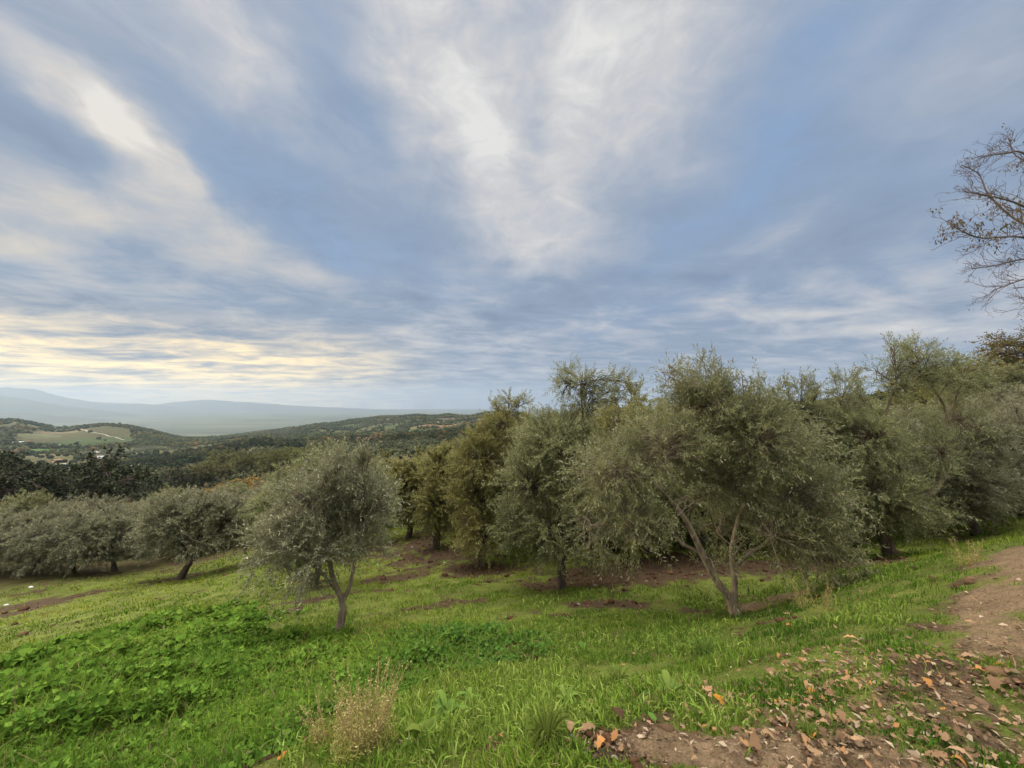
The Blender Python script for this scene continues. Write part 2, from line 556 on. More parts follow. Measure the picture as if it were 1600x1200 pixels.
LUSH_P = patches([(0, 1100, 2.6, 1.6, 1.1), (200, 1100, 1.8, 1.4, 1.1), (380, 1060, 1.6, 1.3, 1.0), (100, 1020, 2.5, 1.6, .8), (300, 990, 1.2, .8, .7), (290, 968, .8, .6, .8), (300, 1180, .9, .4, .7),
                  (520, 1045, .9, .7, .9), (640, 1040, .9, .6, .9), (700, 1000, 1.0, .6, .8), (570, 1080, .5, .4, .6), (780, 1015, .9, .6, .6), (400, 1120, 1.0, .6, .5), (60, 1180, 1.5, .8, .6)])
LITTER_P = patches([(1400, 1110, .55, .35, 1.0), (1550, 1120, .7, .5, 1.2), (1250, 1090, .5, .2, .8), (1480, 1160, .6, .4, 1.0), (1350, 1030, .4, .3, .6), (1120, 1090, .25, .15, .5), (1250, 1160, .4, .15, .5),
                    (1520, 1050, .5, .4, .8), (950, 1160, .2, .1, .35), (1330, 1070, .35, .2, .7)])


def cover(x, y):
    """soil, lush weeds and leaf litter amounts (0..1) on the near ground"""
    n = fbm(x * 1.3, y * 1.3, octaves=4, seed=21) - .5
    n2 = fbm(x * 4.5, y * 4.5, octaves=4, seed=22) - .5
    r = np.hypot(x, y)
    soil = sstep(gmask(x, y, SOIL_SHADE_P) + 1.5 * n + 1.4 * n2, .28, .70)
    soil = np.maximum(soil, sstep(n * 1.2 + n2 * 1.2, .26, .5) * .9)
    soil = np.maximum(soil, sstep(r, 22, 30) * .8)
    lush = sstep(gmask(x, y, LUSH_P) + .8 * n + .6 * n2, .20, .65) * (1 - soil)
    litter = np.clip(gmask(x, y, LITTER_P) * (1 + 1.8 * n + 1.2 * n2), 0, 1.2)
    return soil, lush, litter


NEAR_R = 60.0


def build_ground():
    az = R(1) * np.concatenate([np.linspace(-76, 76, 560), np.linspace(76, 284, 110)[1:-1]])
    rr = np.concatenate([[0.02, .15, .3, .5], np.exp(np.linspace(math.log(.8), math.log(NEAR_R), 560))])
    A, RR = np.meshgrid(az, rr)
    x, y = RR * np.sin(A), RR * np.cos(A)
    z = height(x, y)
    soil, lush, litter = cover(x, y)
    # clods and tufts as real relief where the soil is bare or the turf is rough
    k = np.clip(RR / 1.2, 0, 1) * (1 - sstep(RR, 14, 25))
    z = z + k * soil * 0.05 * (fbm(x * 13, y * 13, octaves=3, seed=31) - .55)
    n = fbm(x * 2.2, y * 2.2, octaves=4, seed=41)[..., None]
    n2 = fbm(x * 11, y * 11, octaves=3, seed=42)[..., None]
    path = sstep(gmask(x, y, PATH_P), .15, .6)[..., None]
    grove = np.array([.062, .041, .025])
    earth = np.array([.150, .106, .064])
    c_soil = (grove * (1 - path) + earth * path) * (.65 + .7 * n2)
    c_turf = np.array([.085, .108, .020]) * (.6 + .8 * n) * (1 + .25 * sstep(RR, 7, 14)[..., None])
    c_turf = c_turf * (1 - .35 * sstep(n2, .45, .7)) + np.array([.10, .085, .03]) * .35 * sstep(n2, .45, .7)
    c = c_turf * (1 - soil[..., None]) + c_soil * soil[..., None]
    # fallow slope further down
    k = sstep(RR, 24, 45)[..., None]
    c = c * (1 - k) + np.array([.055, .062, .026]) * (.6 + .8 * n) * k
    m, T, out = new_mat("ground")
    a = T.new('ShaderNodeVertexColor', layer_name="cover")
    tc = T.new('ShaderNodeTexCoord')
    nz = T.noise(tc.outputs['Object'], 60, 6, 0.7)
    nz2 = T.noise(tc.outputs['Object'], 9, 5, 0.6)
    cc = T.mix(1.0, a.outputs[0], T.ramp(nz, [(0.25, (.45, .42, .40)), (.75, (1.6, 1.6, 1.55))]), 'MULTIPLY')
    principled(T, out, cc, 0.95, 0.1, T.m('ADD', nz, T.m('MULTIPLY', nz2, 2.0)), 0.03, 0.8)
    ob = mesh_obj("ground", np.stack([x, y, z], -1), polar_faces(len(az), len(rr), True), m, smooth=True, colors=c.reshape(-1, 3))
    tag(ob, "sloping olive grove ground with green turf, bare earth path and brown soil", "ground", kind="structure")


build_ground()


# ------------------------------------------------------------------ valley, hills and mountains
EDGE = 20000.0
# fields seen on the far slopes: photo column, row, half width and half depth in metres, colour
FIELDS = [(125, 680, 115, 260, (.060, .060, .025)), (150, 690, 70, 120, (.045, .066, .020)), (100, 676, 50, 60, (.14, .11, .06)), (60, 680, 40, 60, (.10, .105, .05)),
          (30, 698, 45, 30, (.055, .105, .030)), (82, 703, 28, 25, (.060, .115, .030)), (118, 728, 28, 45, (.085, .125, .028)), (170, 741, 26, 22, (.10, .095, .045)),
          (150, 712, 20, 20, (.13, .10, .07)), (620, 681, 95, 75, (.20, .085, .055)), (690, 667, 110, 40, (.21, .13, .075)), (720, 669, 60, 30, (.19, .10, .06)),
          (660, 673, 50, 30, (.10, .11, .045)), (500, 657, 60, 30, (.12, .12, .05)), (452, 669, 40, 20, (.15, .11, .07)), (385, 686, 110, 40, (.10, .11, .045)),
          (620, 704, 45, 45, (.15, .115, .055)), (500, 694, 40, 30, (.17, .11, .06)), (720, 692, 50, 60, (.075, .10, .03)), (560, 700, 60, 50, (.12, .11, .05)),
          (690, 655, 60, 40, (.12, .09, .06)), (620, 662, 70, 40, (.09, .085, .045)), (200, 705, 60, 60, (.085, .095, .045)), (430, 715, 40, 40, (.10, .09, .045))]
FIELD_P = []
for (px, py, rx, ry, c) in FIELDS:
    gx, gy = ground_at(px, py, 60)
    FIELD_P.append((gx, gy, rx, ry, -math.atan2(gx, gy), c))
GROVE_P = []
for (px, py, rx, ry) in [(610, 708, 95, 90), (540, 703, 90, 80), (200, 706, 70, 70), (680, 700, 70, 70), (470, 705, 70, 70), (620, 695, 120, 60)]:
    gx, gy = ground_at(px, py, 60)
    GROVE_P.append((gx, gy, rx * 1.35, ry * 1.35, 0.5, 1.0))


def far_cover(x, y):
    n = fbm(x / 60, y / 60, octaves=4, seed=51) - .5
    e = fbm(x / 25, y / 25, octaves=2, seed=53) - .5
    c = np.zeros(x.shape + (3,)) + np.array([.040, .044, .019])
    c = c * (1 + 1.2 * n[..., None])
    p = fbm(x / 170, y / 170, octaves=3, seed=52)[..., None]
    k = sstep(p, .52, .60)
    c = c * (1 - k) + np.array([.082, .078, .034]) * k * (1 + .8 * n[..., None])
    p2 = fbm(x / 140, y / 140, octaves=2, seed=54)[..., None]
    k2 = k * sstep(p2, .50, .56)
    c = c * (1 - k2) + np.array([.066, .090, .030]) * k2
    g = np.clip(gmask(x, y, GROVE_P) * 1.4, 0, 1)[..., None]
    c = c * (1 - g) + np.array([.115, .10, .042]) * g * (1 + .6 * n[..., None])
    f = np.zeros(x.shape)
    for (cx, cy_, rx, ry, rot, fc) in FIELD_P:
        cc, ss = math.cos(rot), math.sin(rot)
        u, v = np.abs((x - cx) * cc + (y - cy_) * ss) / rx, np.abs(-(x - cx) * ss + (y - cy_) * cc) / ry
        k = sstep((u ** 3 + v ** 3) ** (1 / 3) + .5 * e, 1.08, .95)
        c = c * (1 - k[..., None]) + np.array(fc) * (1 + .5 * n[..., None]) * k[..., None]
        f = np.maximum(f, k)
    return c, f


def build_valley():
    az = R(1) * np.concatenate([np.linspace(-66, 66, 760), np.linspace(66, 294, 80)[1:-1]])
    rr = np.concatenate([np.exp(np.linspace(math.log(NEAR_R), math.log(4600), 520)), np.exp(np.linspace(math.log(4600), math.log(EDGE), 50))[1:]])
    A, RR = np.meshgrid(az, rr)
    x, y = RR * np.sin(A), RR * np.cos(A)
    z = height(x, y)
    c, f = far_cover(x, y)
    # the flat plain far below: pale fields
    k = sstep(RR, 2800, 3600)[..., None]
    q = fbm(x / 700, y / 300, octaves=4, seed=61)[..., None]
    c = c * .85
    plain = np.array([.075, .085, .05]) * (.2 + 1.6 * q)
    c = c * (1 - k) + plain * k
    m, T, out = new_mat("valley_ground")
    a = T.new('ShaderNodeVertexColor', layer_name="cover")
    tc = T.new('ShaderNodeTexCoord')
    nz = T.noise(tc.outputs['Object'], 0.18, 6, 0.7)
    cc = T.mix(1.0, a.outputs[0], T.ramp(nz, [(0.3, (.55, .55, .52)), (.7, (1.4, 1.4, 1.4))]), 'MULTIPLY')
    principled(T, out, cc, 0.97, 0.05)
    ob = mesh_obj("hills", np.stack([x, y, z], -1), polar_faces(len(az), len(rr), True), m, smooth=True, colors=c.reshape(-1, 3))
    tag(ob, "wooded hills with fields falling to a hazy plain", "hills", kind="structure")


build_valley()


def build_mountains():
    m, T, out = new_mat("mountain_slopes")
    tc = T.new('ShaderNodeTexCoord')
    nz = T.noise(tc.outputs['Object'], 0.0012, 6, 0.6)
    principled(T, out, T.ramp(nz, [(.3, (.035, .045, .03)), (.7, (.08, .085, .05))]), 0.97, 0.05)
    ranges = [(13500, 2400, [(-700, 605), (-400, 598), (-150, 603), (0, 608), (60, 612), (110, 622), (160, 630), (215, 631), (250, 634), (300, 640), (380, 648), (450, 655)], 7),
              (9500, 1900, [(-700, 612), (-350, 604), (-150, 612), (0, 622), (50, 628), (100, 636), (160, 643), (220, 650), (260, 655)], 8),
              (6800, 1300, [(-700, 628), (-300, 636), (-120, 641), (0, 648), (60, 649), (120, 655), (180, 659), (230, 666), (270, 674)], 10),
              (15500, 2400, [(200, 640), (270, 630), (330, 626), (390, 628), (440, 634), (500, 637), (600, 641), (800, 642), (1000, 640)], 9)]  # this last strip builds the dark blue cloud bank as a ridge
    for (dist, wid, prof, seed) in ranges:
        px = np.linspace(prof[0][0], prof[-1][0], 420)
        py = np.interp(px, [p[0] for p in prof], [p[1] for p in prof])
        s = np.linspace(-1, 1, 60)
        PX, S = np.meshgrid(px, s)
        d = np.array([ray(a, b) for a, b in zip(px, py)])
        D = dist + S * wid
        x, y = d[None, :, 0] * D, D
        zr = d[None, :, 2] * dist
        rid = 1 - np.abs(2 * fbm(x / 2600, y / 2600, octaves=5, seed=seed) - 1)
        z = FLOOR - 30 + (zr - FLOOR + 60) * np.clip(1 - np.abs(S), 0, 1) ** 0.8 * (.80 + .28 * rid)
        ob = mesh_obj("mountains", np.stack([x, y, z], -1), polar_faces(len(px), len(s)), m, smooth=True)
        tag(ob, kind="structure")


build_mountains()


# ------------------------------------------------------------------ scattered far trees
_ph = (1 + 5 ** .5) / 2
ICO_V = np.array([(-1, _ph, 0), (1, _ph, 0), (-1, -_ph, 0), (1, -_ph, 0), (0, -1, _ph), (0, 1, _ph), (0, -1, -_ph), (0, 1, -_ph), (_ph, 0, -1), (_ph, 0, 1), (-_ph, 0, -1), (-_ph, 0, 1)]) / math.sqrt(1 + _ph * _ph)
ICO_F = np.array([(0, 11, 5), (0, 5, 1), (0, 1, 7), (0, 7, 10), (0, 10, 11), (1, 5, 9), (5, 11, 4), (11, 10, 2), (10, 7, 6), (7, 1, 8), (3, 9, 4), (3, 4, 2), (3, 2, 6), (3, 6, 8), (3, 8, 9), (4, 9, 5), (2, 4, 11), (6, 2, 10), (8, 6, 7), (9, 8, 1)])


def bake(tv, tf, pos, scl, rng, jitter=0.25):
    """many jittered copies of a small shape in one mesh"""
    n, k = len(pos), len(tv)
    v = np.repeat(tv[None], n, 0) * (1 + jitter * rng.normal(size=(n, k, 1)).clip(-2, 2))
    a = rng.uniform(0, 6.283, n)
    c, s = np.cos(a)[:, None], np.sin(a)[:, None]
    v = np.stack([v[..., 0] * c - v[..., 1] * s, v[..., 0] * s + v[..., 1] * c, v[..., 2]], -1)
    v = v * scl[:, None, :] + pos[:, None, :]
    f = tf[None] + (np.arange(n) * k)[:, None, None]
    return v.reshape(-1, 3), f.reshape(-1, tf.shape[1])


def tint_mat(name, transl=.12, var=.5):
    """foliage whose species colour is stored per tree; single leaves still vary"""
    m, T, out = new_mat(name)
    a = T.new('ShaderNodeVertexColor', layer_name="cover")
    g = T.new('ShaderNodeNewGeometry')
    k = T.m('MULTIPLY_ADD', g.outputs['Random Per Island'], var, 1 - var / 2)
    c = T.mix(1.0, a.outputs[0], T.xyz(k, k, k), 'MULTIPLY')
    b = T.new('ShaderNodeBsdfDiffuse')
    T.l.new(c, b.inputs[0])
    tr = T.new('ShaderNodeBsdfTranslucent')
    T.l.new(c, tr.inputs[0])
    mx = T.new('ShaderNodeMixShader')
    mx.inputs[0].default_value = transl
    T.l.new(b.outputs[0], mx.inputs[1])
    T.l.new(tr.outputs[0], mx.inputs[2])
    T.l.new(mx.outputs[0], out.inputs[0])
    return m


def pick(stops, u):
    p = np.array([q[0] for q in stops])
    return np.stack([np.interp(u, p, [q[1][i] for q in stops]) for i in range(3)], -1)


def unit(v):
    return v / np.maximum(np.linalg.norm(v, axis=-1, keepdims=True), 1e-9)


def leaf_clumps(pos, rad, rng, n, size):
    """ragged crowns: n small leafy faces in the outer half of an ellipsoid, for each position"""
    k = len(pos)
    d = unit(rng.normal(size=(k, n, 3)))
    d[..., 2] = np.where(d[..., 2] < -.45, -d[..., 2], d[..., 2])
    lump = .72 + .5 * vnoise(d[..., 0] * 1.7 + np.arange(k)[:, None] * 7.1, d[..., 1] * 1.7, d[..., 2] * 1.7, 71)
    c = pos[:, None] + d * rad[:, None] * (lump * rng.uniform(.55, 1.0, (k, n)) ** .5)[..., None]
    nn = unit(d + rng.normal(size=(k, n, 3)) * .7)
    t = unit(np.cross(nn, rng.normal(size=(k, n, 3))))
    b = np.cross(nn, t)
    s = (rad.mean(-1)[:, None] * size * rng.uniform(.6, 1.3, (k, n)))[..., None]
    q = np.stack([c - t * s, c - b * s * .7, c + t * s * .9, c + b * s * .8], 2)
    f = np.arange(k * n * 4).reshape(-1, 4)
    return q.reshape(-1, 3), f


WOOD_STOPS = [(0.0, (.016, .024, .009)), (.30, (.026, .034, .013)), (.55, (.040, .046, .018)), (.75, (.062, .064, .025)), (.90, (.085, .078, .026)), (.97, (.11, .068, .024)), (1.0, (.13, .075, .02))]
OLIVE_FAR = [(0.0, (.050, .060, .030)), (.5, (.070, .078, .042)), (1.0, (.095, .10, .058))]
M_TINT = tint_mat("far_leaves")


def build_far_woods():
    rng = np.random.default_rng(5)
    vs, fs, off = [], [], 0
    # woods and hedgerows: sampled evenly over the land, thinner in fields
    N = 150000
    A = rng.uniform(R(-64), R(50), N)
    RR = np.sqrt(rng.uniform(0, 1, N)) * 2300
    keep = RR > 230
    # thin the nearer part a little less than the far part
    A, RR = A[keep], RR[keep]
    x, y = RR * np.sin(A), RR * np.cos(A)
    p = fbm(x / 170, y / 170, octaves=3, seed=52)
    w = sstep(p, .60, .50) * .85 + .10
    hedge = np.abs(fbm(x / 90, y / 90, octaves=2, seed=57) - .5) < .018
    _, f = far_cover(x, y)
    w = np.where(hedge, .9, w) * (1 - .985 * f)
    w = w * np.where(RR > 1100, .8, .8) * (1 - .97 * np.clip(gmask(x, y, GROVE_P) * 1.5, 0, 1))
    w = np.where((A > R(12)), w * .35, w)
    k = rng.uniform(0, 1, len(x)) < w * .5
    x, y, RR = x[k], y[k], RR[k]
    z = height(x, y)
    big = rng.uniform(.7, 1.35, len(x)) * (3.2 + 1.2 * fbm(x / 80, y / 80, seed=58))
    tint = pick(WOOD_STOPS, np.clip(rng.uniform(0, 1, len(x)) * .8 + .75 * (fbm(x / 120, y / 120, seed=59) - .4), 0, 1))
    cs = []
    for lo, hi, n, size in ((0, 420, 110, .26), (420, 900, 44, .38), (900, 9e9, 0, 0)):
        sel = (RR >= lo) & (RR < hi)
        b = big[sel]
        scl = np.stack([b, b, b * rng.uniform(.75, 1.2, len(b))], -1)
        pos = np.stack([x[sel], y[sel], z[sel] + b * .55], -1)
        if n:
            v, f = leaf_clumps(pos, scl, rng, n, size)
            cs.append(np.repeat(tint[sel], n * 4, 0))
        else:
            v, f = bake(ICO_V, ICO_F, pos, scl, rng, .28)
            cs.append(np.repeat(tint[sel], len(ICO_V), 0))
        vs.append(v)
        fs.append(f + off)
        off += len(v)
    ob = mesh_obj("far_woods", np.concatenate(vs), fs, M_TINT, colors=np.concatenate(cs))
    tag(ob, "dark woods and hedgerows covering the far valley slopes", "woods", kind="stuff")
    # olive groves planted in rows
    P = []
    for (cx, cy_, rx, ry, rot, a) in GROVE_P:
        g = np.arange(-1.3, 1.3, 9.5 / rx)
        h = np.arange(-1.3, 1.3, 9.5 / ry)
        u, v = np.meshgrid(g * rx, h * ry)
        ok = (u / rx) ** 2 + (v / ry) ** 2 < 1.2
        u, v = u[ok], v[ok]
        c, s = math.cos(.5), math.sin(.5)
        P.append(np.stack([cx + u * c - v * s, cy_ + u * s + v * c], -1))
    P = np.concatenate(P)
    P = P[rng.uniform(size=len(P)) < .88] + 0.0
    P = P + rng.normal(size=P.shape) * .7
    b = rng.uniform(1.5, 2.6, len(P))
    pos = np.stack([P[:, 0], P[:, 1], height(P[:, 0], P[:, 1]) + b * .7], -1)
    v, f = leaf_clumps(pos, np.stack([b, b, b * .9], -1), rng, 30, .4)
    ob = mesh_obj("far_olive_groves", v, f, M_TINT, colors=np.repeat(pick(OLIVE_FAR, rng.uniform(size=len(P))), 120, 0))
    tag(ob, "olive groves planted in rows on the far slope", "olive groves", kind="stuff")


build_far_woods()


# ------------------------------------------------------------------ tracks and farmhouses in the valley
def ribbon(name, pix, width, mat):
    pts = np.array([ground_at(a, b, 60) for a, b in pix])
    t = np.linspace(0, len(pts) - 1, 12 * (len(pts) - 1) + 1)
    c = np.stack([np.interp(t, np.arange(len(pts)), pts[:, i]) for i in (0, 1)], -1)
    d = np.gradient(c, axis=0)
    d /= np.linalg.norm(d, axis=1, keepdims=True)
    nrm = np.stack([-d[:, 1], d[:, 0]], -1) * width / 2
    rows = []
    for s in (-1, 0, 1):
        q = c + nrm * s
        rows.append(np.stack([q[:, 0], q[:, 1], height(q[:, 0], q[:, 1]) + 1.0], -1))
    v = np.stack(rows, 1).reshape(-1, 3)
    i = np.arange(len(c) - 1)
    f = np.concatenate([np.stack([i * 3 + k, i * 3 + k + 1, i * 3 + k + 4, i * 3 + k + 3], -1) for k in (0, 1)])
    return tag(mesh_obj(name, v, f, mat), kind="structure")


m_, T_, o_ = new_mat("white_gravel")
principled(T_, o_, (.30, .27, .22), .95, .1)
M_GRAVEL = m_
ribbon("dirt_track", [(110, 741), (104, 738), (97, 735), (95, 730), (100, 725)], 5, M_GRAVEL)
ribbon("dirt_track", [(155, 709), (148, 705), (151, 701), (146, 697)], 5, M_GRAVEL)
ribbon("dirt_track", [(195, 688), (165, 680), (140, 676), (118, 669)], 3.5, M_GRAVEL)


def plain_mat(name, c, rough=.9):
    m, T, out = new_mat(name)
    tc = T.new('ShaderNodeTexCoord')
    n = T.noise(tc.outputs['Object'], .8, 5, .6)
    principled(T, out, T.mix(1.0, c, T.ramp(n, [(.3, (.8, .8, .8)), (.7, (1.1, 1.1, 1.1))]), 'MULTIPLY'), rough, .2)
    return m


M_WALLS = {k: plain_mat("plaster_" + k, c) for k, c in dict(white=(.56, .54, .50), cream=(.44, .37, .28), pink=(.36, .23, .17), ochre=(.52, .32, .17)).items()}
M_ROOF = plain_mat("clay_roof", (.24, .14, .10))
M_GREYROOF = plain_mat("grey_roof", (.45, .47, .50))
M_DARKWIN = plain_mat("dark_window", (.03, .03, .035), .3)


def box(x0, x1, y0, y1, z0, z1):
    v = [(a, b, c) for c in (z0, z1) for b in (y0, y1) for a in (x0, x1)]
    f = [(0, 2, 3, 1), (4, 5, 7, 6), (0, 1, 5, 4), (2, 6, 7, 3), (0, 4, 6, 2), (1, 3, 7, 5)]
    return np.array(v, float), np.array(f)


def farmhouse(px, py, w, d, h, wall, roof, turn, label, name="farmhouse"):
    gx, gy = ground_at(px, py, 60)
    root = tag(empty(name, (gx, gy, H(gx, gy)), turn - math.atan2(gx, gy), .6), label, "house", "farmhouses in the valley")
    v, f = box(-w / 2, w / 2, -d / 2, d / 2, -3, h)
    g = np.array([(-w / 2, 0, h + d * .28), (w / 2, 0, h + d * .28)])
    v = np.vstack([v, g])
    mesh_obj("wall", v, [f, np.array([(4, 6, 8), (5, 9, 7)])], M_WALLS[wall], root)
    e, o = .5, .28
    rv, rf = [], []
    for s in (-1, 1):
        y1 = s * (d / 2 + e)
        z1 = h - e * 2 * o + .05
        zr = h + d * o + .05
        b = len(rv)
        rv += [(-w / 2 - e, y1, z1), (w / 2 + e, y1, z1), (w / 2 + e, 0, zr), (-w / 2 - e, 0, zr)]
        rv += [(p[0], p[1], p[2] + .3) for p in rv[b:b + 4]]
        rf += [(b, b + 1, b + 2, b + 3), (b + 4, b + 7, b + 6, b + 5), (b, b + 4, b + 5, b + 1), (b + 1, b + 5, b + 6, b + 2), (b + 3, b + 2, b + 6, b + 7), (b, b + 3, b + 7, b + 4)]
    ro = mesh_obj("roof", rv, np.array(rf), M_GREYROOF if roof == 'grey' else M_ROOF, root)
    cv, cf = box(w * .2, w * .2 + .8, -.4, .4, h + .1, h + d * .28 + 1.4)
    mesh_obj("chimney", cv, cf, M_WALLS[wall], ro)
    n = max(2, int(w / 4))
    for i in range(n):
        xx = -w / 2 + w * (i + .5) / n
        wv, wf = box(xx - .5, xx + .5, -d / 2 - .05, -d / 2 + .2, h * .45, h * .45 + 1.3)
        mesh_obj("window", wv, wf, M_DARKWIN, root)
    return root


farmhouse(30, 693, 30, 9, 5, 'white', 'grey', .1, "long white farm building above the green strip field on the nearer knoll")
farmhouse(43, 691.5, 12, 8, 4, 'white', 'clay', .3, "short white barn just beside the long white farm building")
farmhouse(84, 695, 16, 9, 4, 'cream', 'grey', -.2, "grey roofed farm shed below the tan hill field")
farmhouse(96, 697, 11, 8, 4, 'cream', 'grey', .4, "small cream shed below the grey roofed farm shed")
farmhouse(89, 723, 15, 10, 6, 'pink', 'clay', .5, "pink farmhouse at the top of the winding white track")
farmhouse(157, 716, 12, 8, 4, 'white', 'grey', .1, "white farm shed below the bend in the middle white track")
farmhouse(119, 715, 9, 7, 4, 'cream', 'clay', .2, "tiny cream cottage between the pink farmhouse and the white shed")
farmhouse(260, 737, 9, 7, 4, 'cream', 'clay', .3, "cream cottage among the trees above the dark wood")
farmhouse(330, 708, 12, 8, 4, 'cream', 'clay', .2, "cream farmhouse with clay roof beside the yellowing broadleaf trees")
farmhouse(339, 707.5, 6, 6, 3, 'white', 'grey', 0, "tiny white outbuilding next to the cream farmhouse by yellowing trees")
farmhouse(435, 684, 16, 9, 4, 'white', 'clay', .2, "lone pale house at the foot of the dark ridge")
farmhouse(470, 697, 9, 7, 4, 'cream', 'clay', .1, "pale cottage at the edge of the far olive rows")
farmhouse(505, 694, 22, 11, 5, 'ochre', 'clay', .3, "wide ochre farmhouse with clay roof among the olive rows")
farmhouse(557, 690, 10, 8, 4, 'white', 'grey', .2, "white house with pale grey roof above the olive rows")
farmhouse(594, 658, 34, 12, 8, 'cream', 'clay', .2, "large cream farmhouse under the crest of the ridge")
farmhouse(606, 657, 22, 12, 9, 'pink', 'clay', -.2, "pink house beside the large cream farmhouse under the ridge crest")
farmhouse(684, 661, 18, 10, 6, 'white', 'clay', .1, "bright white house above the tan field on the ridge")
farmhouse(692, 660, 14, 10, 6, 'white', 'grey', .3, "second bright white house above the tan field, with grey roof")
farmhouse(652, 658, 16, 9, 5, 'cream', 'grey', .1, "cream house alone in the ridge fields between the two hamlets")
farmhouse(583, 671, 10, 8, 4, 'white', 'clay', .1, "small white cottage in woods left of the red earth field".replace("left of", "beside"))


# ------------------------------------------------------------------ the air
def build_haze():
    v, f = box(-26000, 26000, -21000, 21000, -420, 640)
    m, T, out = new_mat("haze")
    p = T.new('ShaderNodeVolumePrincipled')
    p.inputs['Color'].default_value = (.47, .60, .76, 1)
    p.inputs['Density'].default_value = HAZE_DENSITY
    p.inputs['Anisotropy'].default_value = 0.3
    T.l.new(p.outputs[0], out.inputs['Volume'])
    ob = mesh_obj("haze", v, f, m)
    tag(ob, "thin blue haze filling the valley air", "haze", kind="stuff")


HAZE_DENSITY = 1.0 / 13500
build_haze()


# ------------------------------------------------------------------ trees
def tubes(P, Rr, sides=4, knots=None):
    """round branches along polylines: P (n, k, 3), Rr (n, k)"""
    P, Rr = np.asarray(P, float), np.asarray(Rr, float)
    n, k = Rr.shape
    t = unit(np.gradient(P, axis=1))
    ref = np.where(np.abs(t[:, :1, 2:3]) > .8, np.array([1., 0, 0]), np.array([0, 0, 1.]))
    a = unit(np.cross(t, ref))
    b = np.cross(t, a)
    w = np.arange(sides) * 2 * math.pi / sides
    rad = Rr[..., None] * np.ones(sides)
    if knots is not None:
        rad = rad * knots
    V = P[:, :, None] + rad[..., None] * (np.cos(w)[:, None] * a[:, :, None] + np.sin(w)[:, None] * b[:, :, None])
    i, j, s = np.meshgrid(np.arange(n), np.arange(k - 1), np.arange(sides), indexing='ij')
    base = i * k * sides + j * sides
    s2 = (s + 1) % sides
    F = np.stack([base + s, base + s2, base + sides + s2, base + sides + s], -1).reshape(-1, 4)
    return V.reshape(-1, 3), F


def smooth_line(pts, n):
    """rounded polyline through points"""
    p = np.asarray(pts, float)
    t = np.linspace(0, len(p) - 1, n)
    i = np.clip(t.astype(int), 0, len(p) - 2)
    f = (t - i)[:, None]
    pm, p0, p1, p2 = p[np.clip(i - 1, 0, None)], p[i], p[i + 1], p[np.clip(i + 2, None, len(p) - 1)]
    return .5 * ((2 * p0) + (p1 - pm) * f + (2 * pm - 5 * p0 + 4 * p1 - p2) * f * f + (3 * p0 - pm - 3 * p1 + p2) * f ** 3)


def limb_mesh(limbs, seed, sides=12):
    vs, fs, off = [], [], 0
    for li, (pts, r0, r1) in enumerate(limbs):
        n = 22
        P = smooth_line(pts, n)
        t = np.linspace(0, 1, n)
        r = r0 + (r1 - r0) * t ** .8
        if li == 0:
            r = r * (1 + .55 * np.exp(-t * 14))
        w = np.arange(sides)
        kn = .72 + .56 * fbm(np.cos(w / sides * 6.283)[None] * 1.4 + seed + li * 3, np.sin(w / sides * 6.283)[None] * 1.4, (t * np.linalg.norm(P[-1] - P[0]) * 2.2)[:, None], octaves=3, seed=7)
        P = P + (np.stack([fbm(t * 5, li + .5, seed, seed=1), fbm(t * 5, li + 7.5, seed, seed=2), np.full(n, .5)], -1) - .5) * r0 * .9 * t[:, None]
        v, f = tubes(P[None], r[None], sides, kn[None])
        vs.append(v)
        fs.append(f + off)
        off += len(v)
    return vs, fs, off


def leaves_from(base, ldir, up, L, Wd, rng, bend=.12):
    """kite shaped leaves, upper face towards 'up'"""
    side = unit(np.cross(ldir, up))
    nrm = np.cross(side, ldir)
    L = L[:, None]
    m = base + ldir * L * .45 + nrm * L * bend
    q = np.stack([base, m + side * Wd[:, None] * .5, base + ldir * L, m - side * Wd[:, None] * .5], 1)
    return q.reshape(-1, 3)


